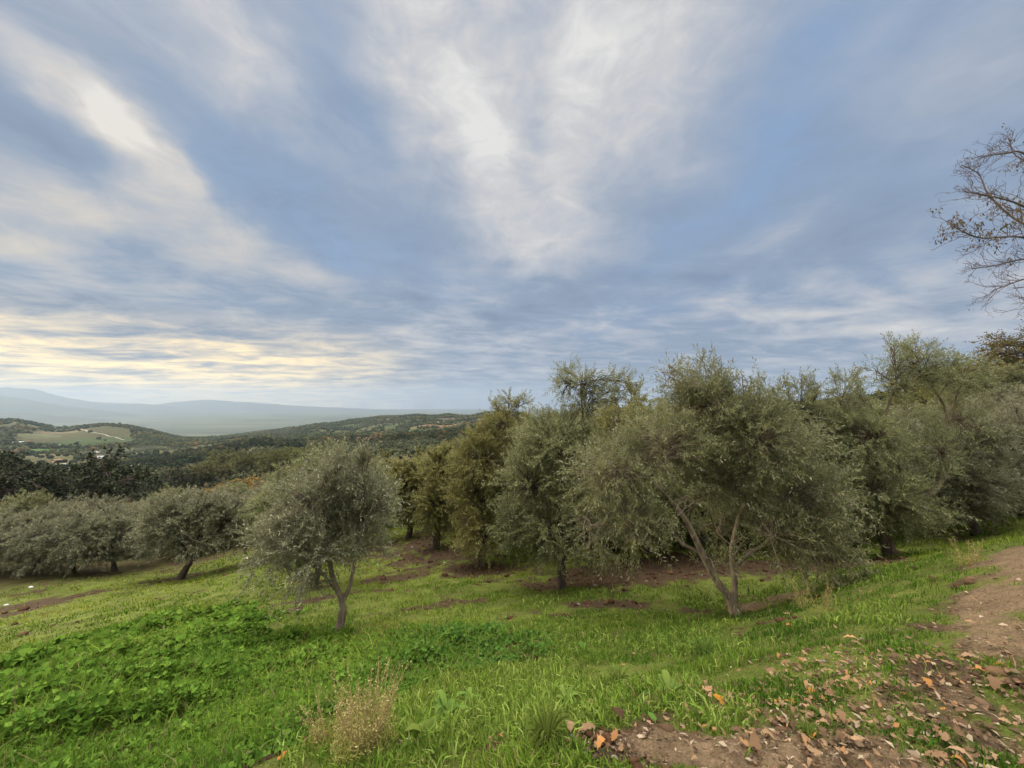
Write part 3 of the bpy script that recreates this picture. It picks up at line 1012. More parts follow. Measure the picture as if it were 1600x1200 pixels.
def make_tree(name, limbs, lobes, n_leaf, leaf, mat_leaf, mat_bark, seed, per=16, droop=.08, gap=.36, twig=.006, shoot=(.18, .46), parent=None, wild=.36):
    """trunk and crown meshes of one tree in its own space; limbs: (points, r0, r1); lobes: (centre, radii, density)"""
    rng = np.random.default_rng(seed)
    vs, fs, off = limb_mesh(limbs, seed * 1.37)
    allp = np.concatenate([smooth_line(p, 10)[3:] for p, _, _ in limbs])
    sp = []
    vol = np.array([d * (np.prod(r) ** (2 / 3)) for c, r, d in lobes])
    vol /= vol.sum()
    B0, B1, BR, LC, LR = [], [], [], [], []
    for (c, r, d), v in zip(lobes, vol):
        c, r = np.array(c, float), np.array(r, float)
        k = np.argmin(np.linalg.norm(allp - c, axis=1) + .6 * np.maximum(allp[:, 2] - c[2], 0))
        a = allp[k]
        mid = (a + c) / 2 + np.array([0, 0, .10]) * np.linalg.norm(c - a) + rng.normal(size=3) * .04
        line = smooth_line([a, mid, c + (c - a) * .15], 10)
        r0 = max(.012, .03 * float(np.mean(r)))
        vv, ff = tubes(line[None], np.linspace(r0, r0 * .4, 10)[None], 6)
        vs.append(vv)
        fs.append(ff + off)
        off += len(vv)
        nb = max(10, int(v * n_leaf / per / 5.0))
        s = line[rng.integers(3, 10, nb)]
        dd = unit(rng.normal(size=(nb * 3, 3)))
        u = rng.uniform(.35, 1, nb * 3) ** .45
        e = c + dd * r * u[:, None] * (.78 + .44 * vnoise(dd[:, 0] * 1.6 + seed, dd[:, 1] * 1.6, dd[:, 2] * 1.6, 5))[:, None]
        nz = fbm(e[:, 0] * 1.6 / max(.4, r.mean() * .7) + seed, e[:, 1] * 1.6 / max(.4, r.mean() * .7), e[:, 2] * 1.6 / max(.4, r.mean() * .7), octaves=2, seed=6)
        e = e[nz > gap][:nb]
        s = s[:len(e)]
        B0.append(s)
        B1.append(e)
        LC.append(np.repeat(c[None], len(e), 0))
    B0, B1, LC = map(np.concatenate, (B0, B1, LC))
    nb = len(B0)
    ln = np.linalg.norm(B1 - B0, axis=1)
    t5 = np.linspace(0, 1, 6)
    arch = (np.sin(t5 * math.pi) * .12)[None, :, None] * ln[:, None, None] * (np.array([0, 0, 1.]) + rng.normal(size=(nb, 1, 3)) * .5)
    BP = B0[:, None] + (B1 - B0)[:, None] * t5[None, :, None] + arch
    vv, ff = tubes(BP, np.linspace(twig * 1.6, twig * .5, 6)[None] * np.ones((nb, 1)), 4)
    vs.append(vv)
    fs.append(ff + off)
    # leafy shoots
    ns = int(n_leaf / per)
    w = ln / ln.sum()
    bi = rng.choice(nb, ns, p=w)
    tt = rng.uniform(.28, 1.0, ns) ** .8
    seg = tt * 5
    i0 = np.clip(seg.astype(int), 0, 4)
    fr = (seg - i0)[:, None]
    p = BP[bi, i0] * (1 - fr) + BP[bi, i0 + 1] * fr
    bd = unit(BP[bi, i0 + 1] - BP[bi, i0])
    outw = unit(p - LC[bi])
    d = unit(.55 * bd + .50 * outw + rng.normal(size=(ns, 3)) * wild + np.array([0, 0, 1.0]) * (.20 + .55 * np.clip(outw[:, 2:3], -.15, 1)))
    sl = rng.uniform(shoot[0], shoot[1], ns)
    # leaves in pairs along each shoot
    j = np.arange(per)
    ft = ((j // 2) + 1.0) / (per // 2)
    sgn = np.where(j % 2, 1.0, -1.0)
    a = unit(np.cross(d, rng.normal(size=(ns, 3))))
    b = np.cross(d, a)
    quarter = ((j // 2) % 2).astype(float)
    perp = sgn[None, :, None] * (a[:, None] * (1 - quarter)[None, :, None] + b[:, None] * quarter[None, :, None])
    base = p[:, None] + d[:, None] * (sl[:, None] * ft)[..., None]
    base[..., 2] -= droop * sl[:, None] * ft ** 2
    ld = unit(d[:, None] * .85 + perp * .76 + rng.normal(size=(ns, per, 3)) * .28)
    up = np.array([0, 0, 1.0]) + rng.normal(size=(ns, per, 3)) * .55
    n = ns * per
    L = leaf[0] * rng.uniform(.65, 1.2, n)
    q = leaves_from(base.reshape(-1, 3), ld.reshape(-1, 3), up.reshape(-1, 3), L, L * leaf[1], rng)
    tr = mesh_obj("trunk", np.concatenate(vs), np.concatenate(fs), mat_bark, parent, smooth=True)
    cr = mesh_obj("crown", q, np.arange(n * 4).reshape(-1, 4), mat_leaf, parent)
    return tr, cr


M_OLIVE = leaf_mat("olive_leaves", [(0, (.082, .100, .032)), (.35, (.132, .146, .048)), (.7, (.186, .194, .068)), (.93, (.26, .25, .11)), (1, (.34, .31, .15))],
                   under=(.26, .265, .17), rough=.45, spec=.4, transl=.32, tcol=(.22, .23, .07))
M_OLIVE_GREY = leaf_mat("olive_leaves_grey", [(0, (.090, .094, .048)), (.4, (.140, .142, .076)), (.8, (.20, .195, .112)), (1, (.30, .28, .18))],
                        under=(.28, .27, .18), rough=.45, spec=.4, transl=.28, tcol=(.20, .21, .10))
M_OLIVE_YELLOW = leaf_mat("olive_leaves_yellow", [(0, (.098, .108, .028)), (.4, (.160, .165, .042)), (.8, (.225, .215, .060)), (1, (.31, .28, .10))],
                          under=(.235, .225, .11), rough=.45, spec=.4, transl=.34, tcol=(.26, .24, .05))
M_BARK = bark_mat("olive_bark", (.040, .031, .023), (.19, .145, .10))
M_BARK_PALE = bark_mat("pale_bark", (.07, .055, .04), (.30, .24, .17))  # lighter copy of the olive bark, standing in for light on the trunks
M_BARK_DARK = bark_mat("dark_bark", (.03, .024, .02), (.11, .085, .065))


def spray(px, py, w, h, dd, n, dn, seed):
    """a loose, see through part of a crown: several small tufts"""
    rng = np.random.default_rng(seed)
    o = []
    for i in range(n):
        a, u = i * 2.4 + rng.uniform(-.4, .4), math.sqrt((i + .6) / n)
        k = rng.uniform(.30, .46)
        o.append((px + w * u * math.cos(a) * .85, py + h * u * math.sin(a) * .85, w * k, h * k, dd + rng.uniform(-.3, .3), dn))
    return o


def olive(px, depth, lobes, limbs, n_leaf, label, mat, leaf=(.070, .24), seed=1, bark=None, group="olive trees of the grove", **kw):
    """lobes: (column, row, half width, half height in photo px at that depth, metres nearer(-)/farther(+), density)
    limbs: lists of (column, row, metres nearer/farther) with radii"""
    rs = np.random.default_rng(seed + 500)
    med = np.median([q[1] for q in lobes])
    tops = [q for q in lobes if q[1] <= med and q[2] > 40]
    for (a, b, w, h, dd, dn) in tops:        # upright young shoots feather the top of the crown
        for _ in range(4):
            u = rs.uniform(-.9, .9)
            lobes = lobes + [(a + w * u, b - h * (1.12 - .55 * u * u) * rs.uniform(.85, 1.12), 13 * 6.4 / max(depth, 6.4) + 4, rs.uniform(14, 24) * 7.5 / max(depth, 7.5), dd + rs.uniform(-.4, .4), .8)]
    x, y, z = stand(px, depth)
    g = np.array([x, y, z])
    root = tag(empty("olive_tree", (x, y, z - .03)), label, "olive tree", group)
    k = depth / F_PX

    def rel(a, b, dd):
        q = ray(a, b)
        return q * (depth + dd) - g
    lb = [(rel(a, b, dd), (w * k, min(w, h * 1.3) * k * .95, h * k), dn) for (a, b, w, h, dd, dn) in lobes]
    lm = []
    for (pts, r0, r1) in limbs:
        lm.append(([rel(*q) for q in pts], r0, r1))
    lm[0][0][0] = np.array([0, 0, -.12])
    make_tree("olive_tree", lm, lb, n_leaf, leaf, mat, bark or M_BARK, seed, parent=root, **kw)
    return root


# --- the trees one meets first, each grown to its own shape
olive(533, 6.6, [(500, 805, 60, 52, .0, 1), (445, 845, 48, 42, -.2, 1), (565, 805, 46, 48, .1, 1), (545, 755, 42, 34, .1, .9), (500, 868, 50, 36, -.35, .9), (412, 872, 30, 26, .1, .8), (585, 858, 26, 30, .2, .7), (465, 768, 36, 30, .2, .8), (605, 790, 18, 24, .1, .6), (462, 905, 24, 18, -.2, .6), (425, 805, 26, 24, .1, .7)],
      [([(533, 992, 0), (535, 955, 0), (533, 932, 0), (522, 905, -.05), (508, 850, -.1), (495, 800, 0)], .075, .02), ([(534, 938, 0), (546, 915, .05), (553, 880, .1), (562, 820, .1)], .045, .018), ([(530, 925, 0), (500, 890, -.15), (450, 855, -.2)], .03, .015)],
      42000, "young silver grey olive tree standing alone with a slim pale forked trunk", M_OLIVE_GREY, (.062, .26), seed=11, bark=M_BARK_PALE, gap=.38, group=None)
olive(1145, 6.4, [(1110, 640, 85, 55, .3, 1), (1190, 690, 90, 70, .1, 1), (1040, 700, 80, 60, .1, 1), (950, 740, 68, 58, .0, 1), (1115, 745, 80, 52, .5, .9), (1240, 770, 80, 70, .0, 1), (1275, 850, 62, 68, -.3, .85), (930, 820, 45, 40, -.1, .7), (985, 815, 48, 45, -.3, .8), (1205, 835, 42, 48, -.4, .7), (1120, 820, 40, 40, .5, .7), (1115, 885, 26, 22, -.3, .5), (1160, 860, 26, 34, -.35, .5), (1075, 790, 40, 26, -.45, .45), ] + spray(1095, 605, 42, 30, .4, 7, .8, 7) + spray(1160, 612, 40, 26, .2, 6, .8, 8),
      [([(1145, 964, 0), (1142, 935, 0), (1120, 905, 0), (1095, 858, 0), (1072, 812, -.1), (1045, 775, -.1), (1012, 745, 0)], .085, .024), ([(1146, 950, 0), (1148, 905, .05), (1143, 860, .1), (1152, 815, .1), (1165, 770, .1), (1170, 690, .1)], .06, .018), ([(1098, 862, 0), (1065, 845, .1), (1045, 815, .1)], .038, .02), ([(1150, 880, .1), (1190, 850, 0), (1240, 835, -.1)], .035, .015)],
      98000, "big spreading olive tree with two bare twisted limbs nearest the earth path", M_OLIVE, (.072, .21), seed=12, gap=.375, bark=M_BARK_PALE, group=None)
olive(877, 9.5, [(870, 700, 75, 55, 0, 1), (830, 760, 60, 60, 0, 1), (920, 760, 60, 65, .2, 1), (860, 830, 70, 45, -.3, .9), (925, 640, 34, 35, .3, .6), (800, 820, 40, 40, .2, .8), (940, 840, 40, 40, -.2, .7), (870, 660, 50, 30, .4, .8)] + spray(903, 603, 40, 38, .2, 9, 1.7, 1) + spray(965, 612, 28, 30, .4, 6, 1.5, 2),
      [([(877, 921, 0), (877, 890, 0), (880, 850, 0), (870, 780, 0)], .13, .05), ([(878, 860, 0), (905, 800, .1), (915, 740, .2), (908, 600, .2)], .07, .015), ([(878, 865, 0), (845, 810, -.1), (830, 750, 0)], .07, .02)],
      72000, "tall olive tree with a dark trunk and a thin spray of shoots above its crown", M_OLIVE, (.078, .24), seed=13, gap=.35, bark=M_BARK_DARK)
olive(752, 12.5, [(755, 720, 50, 55, 0, 1), (735, 780, 45, 50, 0, 1), (780, 780, 45, 55, .3, 1), (755, 835, 45, 32, -.3, .9), (780, 670, 35, 35, .2, .9)] + spray(793, 636, 32, 30, .4, 7, 1.4, 3),
      [([(752, 887, 0), (752, 850, 0), (755, 780, 0), (755, 720, 0)], .14, .05), ([(753, 850, 0), (780, 780, .2), (793, 650, .4)], .06, .02)],
      60000, "yellowish olive tree third in the row, its short trunk on brown soil", M_OLIVE_YELLOW, (.085, .26), seed=14, bark=M_BARK_DARK)
olive(683, 15.5, [(688, 735, 34, 40, 0, 1), (680, 790, 32, 42, -.2, 1), (710, 770, 28, 45, .2, .9)],
      [([(683, 858, 0), (684, 820, 0), (686, 770, 0), (688, 730, 0)], .16, .05)],
      42000, "rounded yellow green olive tree on bare brown soil, second in the row", M_OLIVE_YELLOW, (.095, .28), seed=15, bark=M_BARK_DARK)
olive(640, 18.5, [(632, 755, 28, 34, 0, 1), (640, 790, 26, 28, -.2, 1), (655, 760, 25, 36, .2, 1)],
      [([(640, 842, 0), (641, 818, 0), (634, 795, 0), (628, 760, 0)], .16, .05), ([(641, 820, 0), (655, 800, 0), (657, 765, 0)], .09, .04)],
      36000, "small yellow green olive with a forked dark trunk, at the far end of the row", M_OLIVE_YELLOW, (.11, .3), seed=16, bark=M_BARK_DARK)
olive(495, 10.8, [(520, 770, 70, 45, .3, 1), (455, 790, 50, 48, .3, 1), (575, 785, 45, 55, .3, 1), (500, 740, 55, 28, .4, .8), (430, 760, 25, 35, .3, .6)],
      [([(495, 922, 0), (497, 890, 0), (505, 830, .2), (515, 770, .3)], .11, .04), ([(496, 880, 0), (465, 830, .2), (455, 790, .3)], .06, .03)],
      52000, "green olive tree standing right behind the young silver grey tree", M_OLIVE, (.085, .27), seed=17, bark=M_BARK_DARK)
olive(1385, 10.0, [(1350, 690, 55, 55, 0, .9), (1360, 770, 60, 55, -.2, 1), (1420, 790, 60, 38, -.4, .9), (1440, 690, 50, 45, .6, .5), (1468, 705, 34, 38, -.25, .6), (1320, 790, 45, 50, .2, .9), (1320, 630, 32, 40, .4, .6), (1500, 660, 36, 40, .8, .5)] + spray(1400, 585, 44, 42, .2, 9, 1.1, 4) + spray(1452, 572, 44, 40, .3, 9, 1.2, 5) + spray(1512, 588, 38, 36, .4, 9, 1.3, 6),
      [([(1387, 873, 0), (1378, 830, 0), (1372, 805, 0), (1395, 780, 0), (1412, 745, -.1), (1392, 700, -.1), (1380, 665, 0), (1400, 600, .2)], .14, .02), ([(1374, 808, 0), (1425, 780, 0), (1462, 765, 0), (1475, 730, .1), (1470, 690, .2), (1478, 640, .3), (1440, 580, .3)], .09, .02), ([(1472, 700, .2), (1490, 630, .4), (1505, 590, .4)], .035, .015)],
      95000, "tall olive tree with pale curving limbs and a thin see through upper crown", M_OLIVE, (.075, .23), seed=18, gap=.37, bark=M_BARK)
olive(1517, 11.5, [(1520, 690, 50, 45, .2, 1), (1490, 750, 50, 45, -.2, 1), (1545, 760, 50, 42, 0, 1), (1505, 790, 40, 26, -.3, .8)],
      [([(1517, 839, 0), (1516, 810, 0), (1510, 770, 0), (1515, 700, 0)], .12, .05)],
      52000, "grey green low olive tree on the grass bank close to the earth path", M_OLIVE_GREY, (.08, .25), seed=19, bark=M_BARK_DARK)
olive(1255, 10.5, [(1250, 650, 55, 45, .2, 1), (1215, 720, 55, 60, 0, 1), (1300, 700, 50, 60, .2, 1), (1260, 780, 60, 45, 0, .9), (1320, 605, 24, 28, .4, .6), (1200, 640, 35, 30, .3, .7)],
      [([(1255, 880, 0), (1256, 840, 0), (1252, 780, 0), (1250, 680, 0)], .13, .05), ([(1256, 830, 0), (1295, 760, .1), (1305, 690, .2)], .07, .03)],
      60000, "broad olive tree between the big twisted olive and the tall thin topped one", M_OLIVE, (.08, .25), seed=20, bark=M_BARK_DARK)
olive(1620, 12.5, [(1600, 690, 60, 50, 0, 1), (1580, 745, 55, 40, -.2, 1), (1640, 740, 60, 50, .1, 1)],
      [([(1620, 815, 0), (1618, 780, 0), (1605, 740, 0), (1600, 690, 0)], .13, .05)],
      52000, "grey olive tree cut by the edge of the photo beside the earth path", M_OLIVE_GREY, (.085, .25), seed=21, bark=M_BARK_DARK)
olive(290, 17.0, [(300, 805, 45, 32, 0, 1), (350, 815, 48, 36, .3, 1), (255, 825, 42, 34, -.2, 1), (300, 845, 45, 26, -.5, .8), (380, 835, 28, 30, .4, .9), (235, 850, 26, 24, 0, .8), (325, 785, 30, 20, .3, .7)],
      [([(290, 906, 0), (292, 885, 0), (308, 868, 0), (330, 850, .1), (345, 820, .2)], .15, .05), ([(298, 878, 0), (285, 850, -.1), (265, 830, -.2)], .08, .03)],
      52000, "leaning silver grey olive tree with a dark bent trunk on the bright turf", M_OLIVE_GREY, (.10, .3), seed=22, bark=M_BARK_DARK, group=None)

# --- shared olive shapes for the rest of the grove
PROTO = []
for s, (mt, lv) in enumerate([(M_OLIVE_GREY, 30000), (M_OLIVE, 34000), (M_OLIVE_YELLOW, 32000), (M_OLIVE, 30000), (M_OLIVE_GREY, 32000)]):
    rg = np.random.default_rng(100 + s)
    lob = [((0, 0, 2.9), (1.2, 1.2, .9), 1)]
    for q in range(6):
        an = q * 1.05 + rg.uniform(-.3, .3)
        lob.append(((1.15 * math.cos(an), 1.15 * math.sin(an), rg.uniform(1.75, 2.7)), (rg.uniform(.75, 1.05),) * 2 + (rg.uniform(.7, 1.0),), 1))
    lob.append(((rg.uniform(-.5, .5), rg.uniform(-.5, .5), 3.7), (.45, .45, .5), .5))
    lob.append(((rg.uniform(-1, 1), rg.uniform(-1, 1), 3.4), (.4, .4, .45), .5))
    limbs = [([(0, 0, -.15), (.03, .02, .5), (rg.uniform(-.15, .15), .05, 1.1), (rg.uniform(-.3, .3), .1, 2.6)], .15, .05),
             ([(.03, .02, .6), (.4, .2, 1.2), (.9, .5, 2.2)], .09, .03), ([(.03, .02, .65), (-.4, -.2, 1.3), (-.8, -.4, 2.3)], .09, .03)]
    if s in (0, 4):          # old silver trees with skirts hanging low
        lob = [((c[0] * 1.25, c[1] * 1.25, c[2] * .92), (r[0] * 1.15, r[1] * 1.15, r[2]), d) for c, r, d in lob]
        for q in range(6):
            an = q * 1.05 + .5
            lob.append(((1.45 * math.cos(an), 1.45 * math.sin(an), rg.uniform(1.0, 1.5)), (.8, .8, .65), .9))
        lv = int(lv * 1.4)
    PROTO.append((limbs, lob, lv, mt, 200 + s))


def grove_tree(kind, px, depth, scale, rz, label, group="olive trees of the grove", cache={}):
    x, y, z = stand(px, depth)
    if kind not in cache:
        root = empty("olive_tree", (x, y, z - .05), rz, scale)
        lm, lb, n, mt, sd = PROTO[kind]
        make_tree("olive_tree", lm, lb, n, (.105, .3), mt, M_BARK_DARK, sd, parent=root, shoot=(.18, .45))
        cache[kind] = root
    else:
        root = copy_tree(cache[kind])
        root.location = (x, y, z - .05)
        root.rotation_euler = (0, 0, rz)
        root.scale = (scale,) * 3
    tag(root, label, "olive tree", group)
    return root


ROWS = "olive trees in the rows behind"
LOW = "silver grey olive trees below the turf"
rg = np.random.default_rng(77)
# silver trees at the lower edge of the turf
for (px, d, k, s, lb) in [(128, 18.6, 0, .86, "dense silver grey olive tree with hanging skirts at the lower edge of the turf"),
                          (192, 19.2, 4, .88, "grey olive tree with a thin upright trunk beside the leaning silver one"),
                          (72, 19.2, 4, .84, "low round silver olive tree above the grassy hump"),
                          (12, 19.6, 0, .86, "grey olive tree cut by the photo edge above the bare track"),
                          (-60, 19.8, 4, .9, None), (-140, 19.0, 0, .9, None)]:
    grove_tree(k, px, d, s, float(rg.uniform(0, 6.28)), lb or "silver grey olive tree of the low row by the turf", LOW)
for (px, d, k, s) in [(40, 25, 1, 1.0), (105, 25.5, 4, .95), (165, 25, 0, .95), (232, 23.5, 0, .9), (262, 28, 1, 1.0), (322, 23.5, 4, .95), (347, 26.5, 0, .95), (395, 25.5, 4, .9), (-30, 26, 0, 1), (-110, 26, 4, 1),
                      (440, 24, 1, 1.0), (300, 33, 0, 1), (215, 33, 4, 1), (370, 33, 1, 1), (120, 33, 0, 1.0), (30, 33, 4, 1), (430, 31, 0, 1)]:
    grove_tree(k, px, d, s * float(rg.uniform(.82, 1.08)), float(rg.uniform(0, 6.28)), "silver grey olive tree half hidden in the second row below the turf", LOW)
# rows behind, towards the valley and up the bank
back = [(455, 18, 1, 1.0), (520, 16, 3, 1.0), (570, 19, 2, 1.0), (500, 23, 1, 1.0), (560, 26, 2, 1.05), (605, 23, 2, 1.0), (610, 30, 1, 1.05), (655, 25, 2, 1.05), (660, 33, 1, 1.05), (700, 21, 2, 1.05), (735, 27, 2, 1.05),
        (745, 18, 3, 1.0), (790, 16.5, 1, 1.05), (800, 22, 2, 1.05), (830, 28, 1, 1.05), (850, 14, 3, 1.2), (900, 18, 1, 1.3), (820, 18, 2, 1.2), (985, 13.5, 2, 1.28), (1065, 14, 2, 1.35), (1010, 20, 1, 1.4), (940, 16, 1, 1.35), (915, 24, 2, 1.1), (950, 13, 2, 1.12), (985, 17, 1, 1.1), (1010, 12.0, 3, 1.08), (1035, 15.5, 2, 1.22), (1060, 21, 1, 1.1),
        (1090, 13, 1, 1.15), (1130, 17, 3, 1.15), (1160, 12.5, 1, 1.1), (1170, 22, 2, 1.15), (1205, 15.5, 3, 1.12), (1260, 18, 1, 1.12), (1290, 14, 4, 1.05), (1330, 17, 3, 1.1), (1345, 22, 1, 1.15), (1390, 14.5, 4, 1.05), (1420, 19, 1, 1.1), (1455, 15, 0, 1.0),
        (1490, 20, 3, 1.0), (1550, 16, 0, .95), (1560, 24, 1, 1.05), (1610, 18, 4, 1.0), (1660, 15, 0, 1), (1640, 23, 1, 1.05), (1720, 18, 3, 1), (1430, 27, 2, 1.1), (1500, 29, 1, 1.1), (1300, 28, 1, 1.1), (1200, 30, 3, 1.1), (1100, 29, 1, 1.1), (1000, 30, 3, 1.1)]
for (px, d, k, s) in back:
    grove_tree(k, px, d, s * float(rg.uniform(.93, 1.05)), float(rg.uniform(0, 6.28)), "olive tree half hidden in the dense rows behind the front trees", ROWS)


# --- broadleaf and evergreen trees further down
def mid_tree(name, cat, group, cache, key, px, depth, h, wid, mats, label, seed, n=2600, leaf=.26, shape='round', col_up=None):
    x, y, z = stand(px, depth)
    if key not in cache:
        root = empty(name, (x, y, z - .1))
        rgm = np.random.default_rng(seed)
        lob = []
        if shape == 'round':
            for q in range(9):
                a = q * 2.4
                rr_ = .33 * (q / 8) ** .5
                lob.append(((rr_ * math.cos(a), rr_ * math.sin(a), rgm.uniform(.42, .80) - .25 * rr_), (rgm.uniform(.15, .24),) * 2 + (rgm.uniform(.13, .20),), 1))
            lob.append(((0, 0, .84), (.2, .2, .15), 1))
        else:
            for q in range(7):
                zz = .28 + q * .1
                rr_ = .20 * (1 - (q / 7.5) ** 1.6)
                a = q * 2.2
                lob.append(((rr_ * .5 * math.cos(a), rr_ * .5 * math.sin(a), zz), (rr_ + .07, rr_ + .07, .12), 1))
        U = 10.0
        lob = [(tuple(U * np.array(c)), tuple(U * np.array(r)), d) for c, r, d in lob]
        limbs = [([(0, 0, -.3), (.05, 0, 1.5), (.1, .1, 4), (0, .1, 7.5)], .28, .06)]
        make_tree(name, limbs, lob, n, (leaf * U / 6, .75), mats, M_BARK_DARK, seed, parent=root, per=8, shoot=(.4, 1.1), twig=.03, gap=.34, wild=.6)
        cache[key] = root
    else:
        root = copy_tree(cache[key])
        root.location = (x, y, z - .1)
    root.rotation_euler = (0, 0, (px * 1.7 + depth) % 6.28)
    root.scale = (wid / 7.0, wid / 7.0, h / 10.0)
    return tag(root, label, cat, group)


M_EVER = leaf_mat("evergreen_leaves", [(0, (.018, .026, .011)), (.6, (.034, .044, .017)), (1, (.058, .066, .026))], rough=.6, spec=.2, transl=.1, vary=.5)
M_BROAD = leaf_mat("broad_leaves", [(0, (.046, .058, .016)), (.5, (.088, .092, .025)), (1, (.15, .135, .034))], rough=.6, spec=.2, transl=.2, vary=.6)
M_AUT = leaf_mat("autumn_leaves", [(0, (.10, .055, .014)), (.5, (.19, .105, .022)), (1, (.30, .17, .03))], rough=.6, spec=.2, transl=.25, vary=.4)
M_RUST = leaf_mat("rust_leaves", [(0, (.080, .088, .026)), (.6, (.14, .13, .038)), (.85, (.19, .14, .04)), (1, (.30, .16, .045))], rough=.6, spec=.2, transl=.25, vary=.4)
M_YEL = leaf_mat("yellow_leaves", [(0, (.17, .12, .012)), (.5, (.30, .21, .02)), (1, (.42, .30, .04))], rough=.6, spec=.2, transl=.25, vary=.3)
CA = {}
rg = np.random.default_rng(9)
for i in range(130):
    dep = float(rg.uniform(58, 170))
    px = float(rg.uniform(-230, 215 + .55 * min(dep, 150)))
    if dep < 80 and px > 190:
        px -= 220
    hh = float(rg.uniform(9, 15)) * (1.15 if px < 90 else .85)
    mid_tree("evergreen_tree", "tree", "dark evergreen trees of the wood below", CA, ('e', i % 4), px, dep, hh, hh * .72, M_EVER,
             "dark evergreen tree in the dense wood below the olive grove", 300 + i % 4, n=3600, leaf=.20)
for i in range(58):
    px = float(rg.uniform(225, 480))
    dep = float(rg.uniform(150, 340))
    mid_tree("broadleaf_tree", "tree", "yellowing broadleaf trees in the valley", CA, ('b', i % 4), px, dep, float(rg.uniform(7, 12)), float(rg.uniform(9, 14)), M_BROAD,
             "rounded broadleaf tree turning yellow green on the valley slope", 320 + i % 4, n=3200, leaf=.20)
for (px, dep, h, w) in [(350, 235, 17, 19), (372, 245, 15, 17), (335, 240, 13, 16), (300, 225, 10, 14), (385, 210, 9, 14), (345, 190, 9, 14), (320, 170, 8, 12)]:
    mid_tree("broadleaf_tree", "tree", "tall broadleaf trees on the mid slope", CA, ('b', int(px) % 4), px, dep, h, w, M_BROAD,
             "tall rounded broadleaf tree of the clump standing out on the mid slope", 320, n=3200, leaf=.20)
for i, (px, dep, h, w, lb) in enumerate([(22, 44, 4.6, 5.0, "orange brown autumn tree behind the low round silver olive"), (62, 46, 4.6, 4.4, "rusty orange autumn tree next to the dark wood edge"),
                                         (196, 52, 4.2, 4.0, "small orange autumn tree showing over the silver olive crowns"), (388, 62, 5.6, 7.5, "wide golden orange tree just behind the young olive's crown"),
                                         (365, 66, 4.2, 6.0, "low golden bush tree beside the wide golden orange tree"), (470, 120, 5, 8, "brown autumn thicket tree above the golden orange tree")]):
    mid_tree("autumn_tree", "tree", None, CA, ('a', i % 2), px, dep, h, w, M_AUT, lb, 340 + i % 2, n=3000, leaf=.16)
mid_tree("autumn_tree", "tree", None, CA, 'rust', 1632, 34, 8.6, 6.5, M_RUST, "tall rust brown tree rising behind the olives at the photo's edge", 351, n=9000, leaf=.10)
mid_tree("autumn_tree", "tree", None, CA, 'yel', 1548, 40, 5.6, 5.0, M_YEL, "bright yellow autumn tree on the skyline beside the rust brown tree", 352, n=6000, leaf=.11)
mid_tree("autumn_tree", "tree", None, CA, 'rust2', 1452, 36, 5.0, 4.5, M_AUT, "small orange tree glimpsed under the thin topped olive's crown", 353, n=5000, leaf=.11)
for (px, dep, h, w) in [(1490, 62, 8.5, 9), (1520, 60, 8.5, 10), (1575, 55, 8, 9), (1470, 68, 8, 9), (1640, 48, 8, 9)]:
    mid_tree("evergreen_tree", "tree", "dark trees on the skyline behind the olives", CA, ('e', int(px) % 4), px, dep, h, w, M_EVER,
             "dark evergreen tree on the skyline behind the thin topped olive", 300, n=3600, leaf=.20)


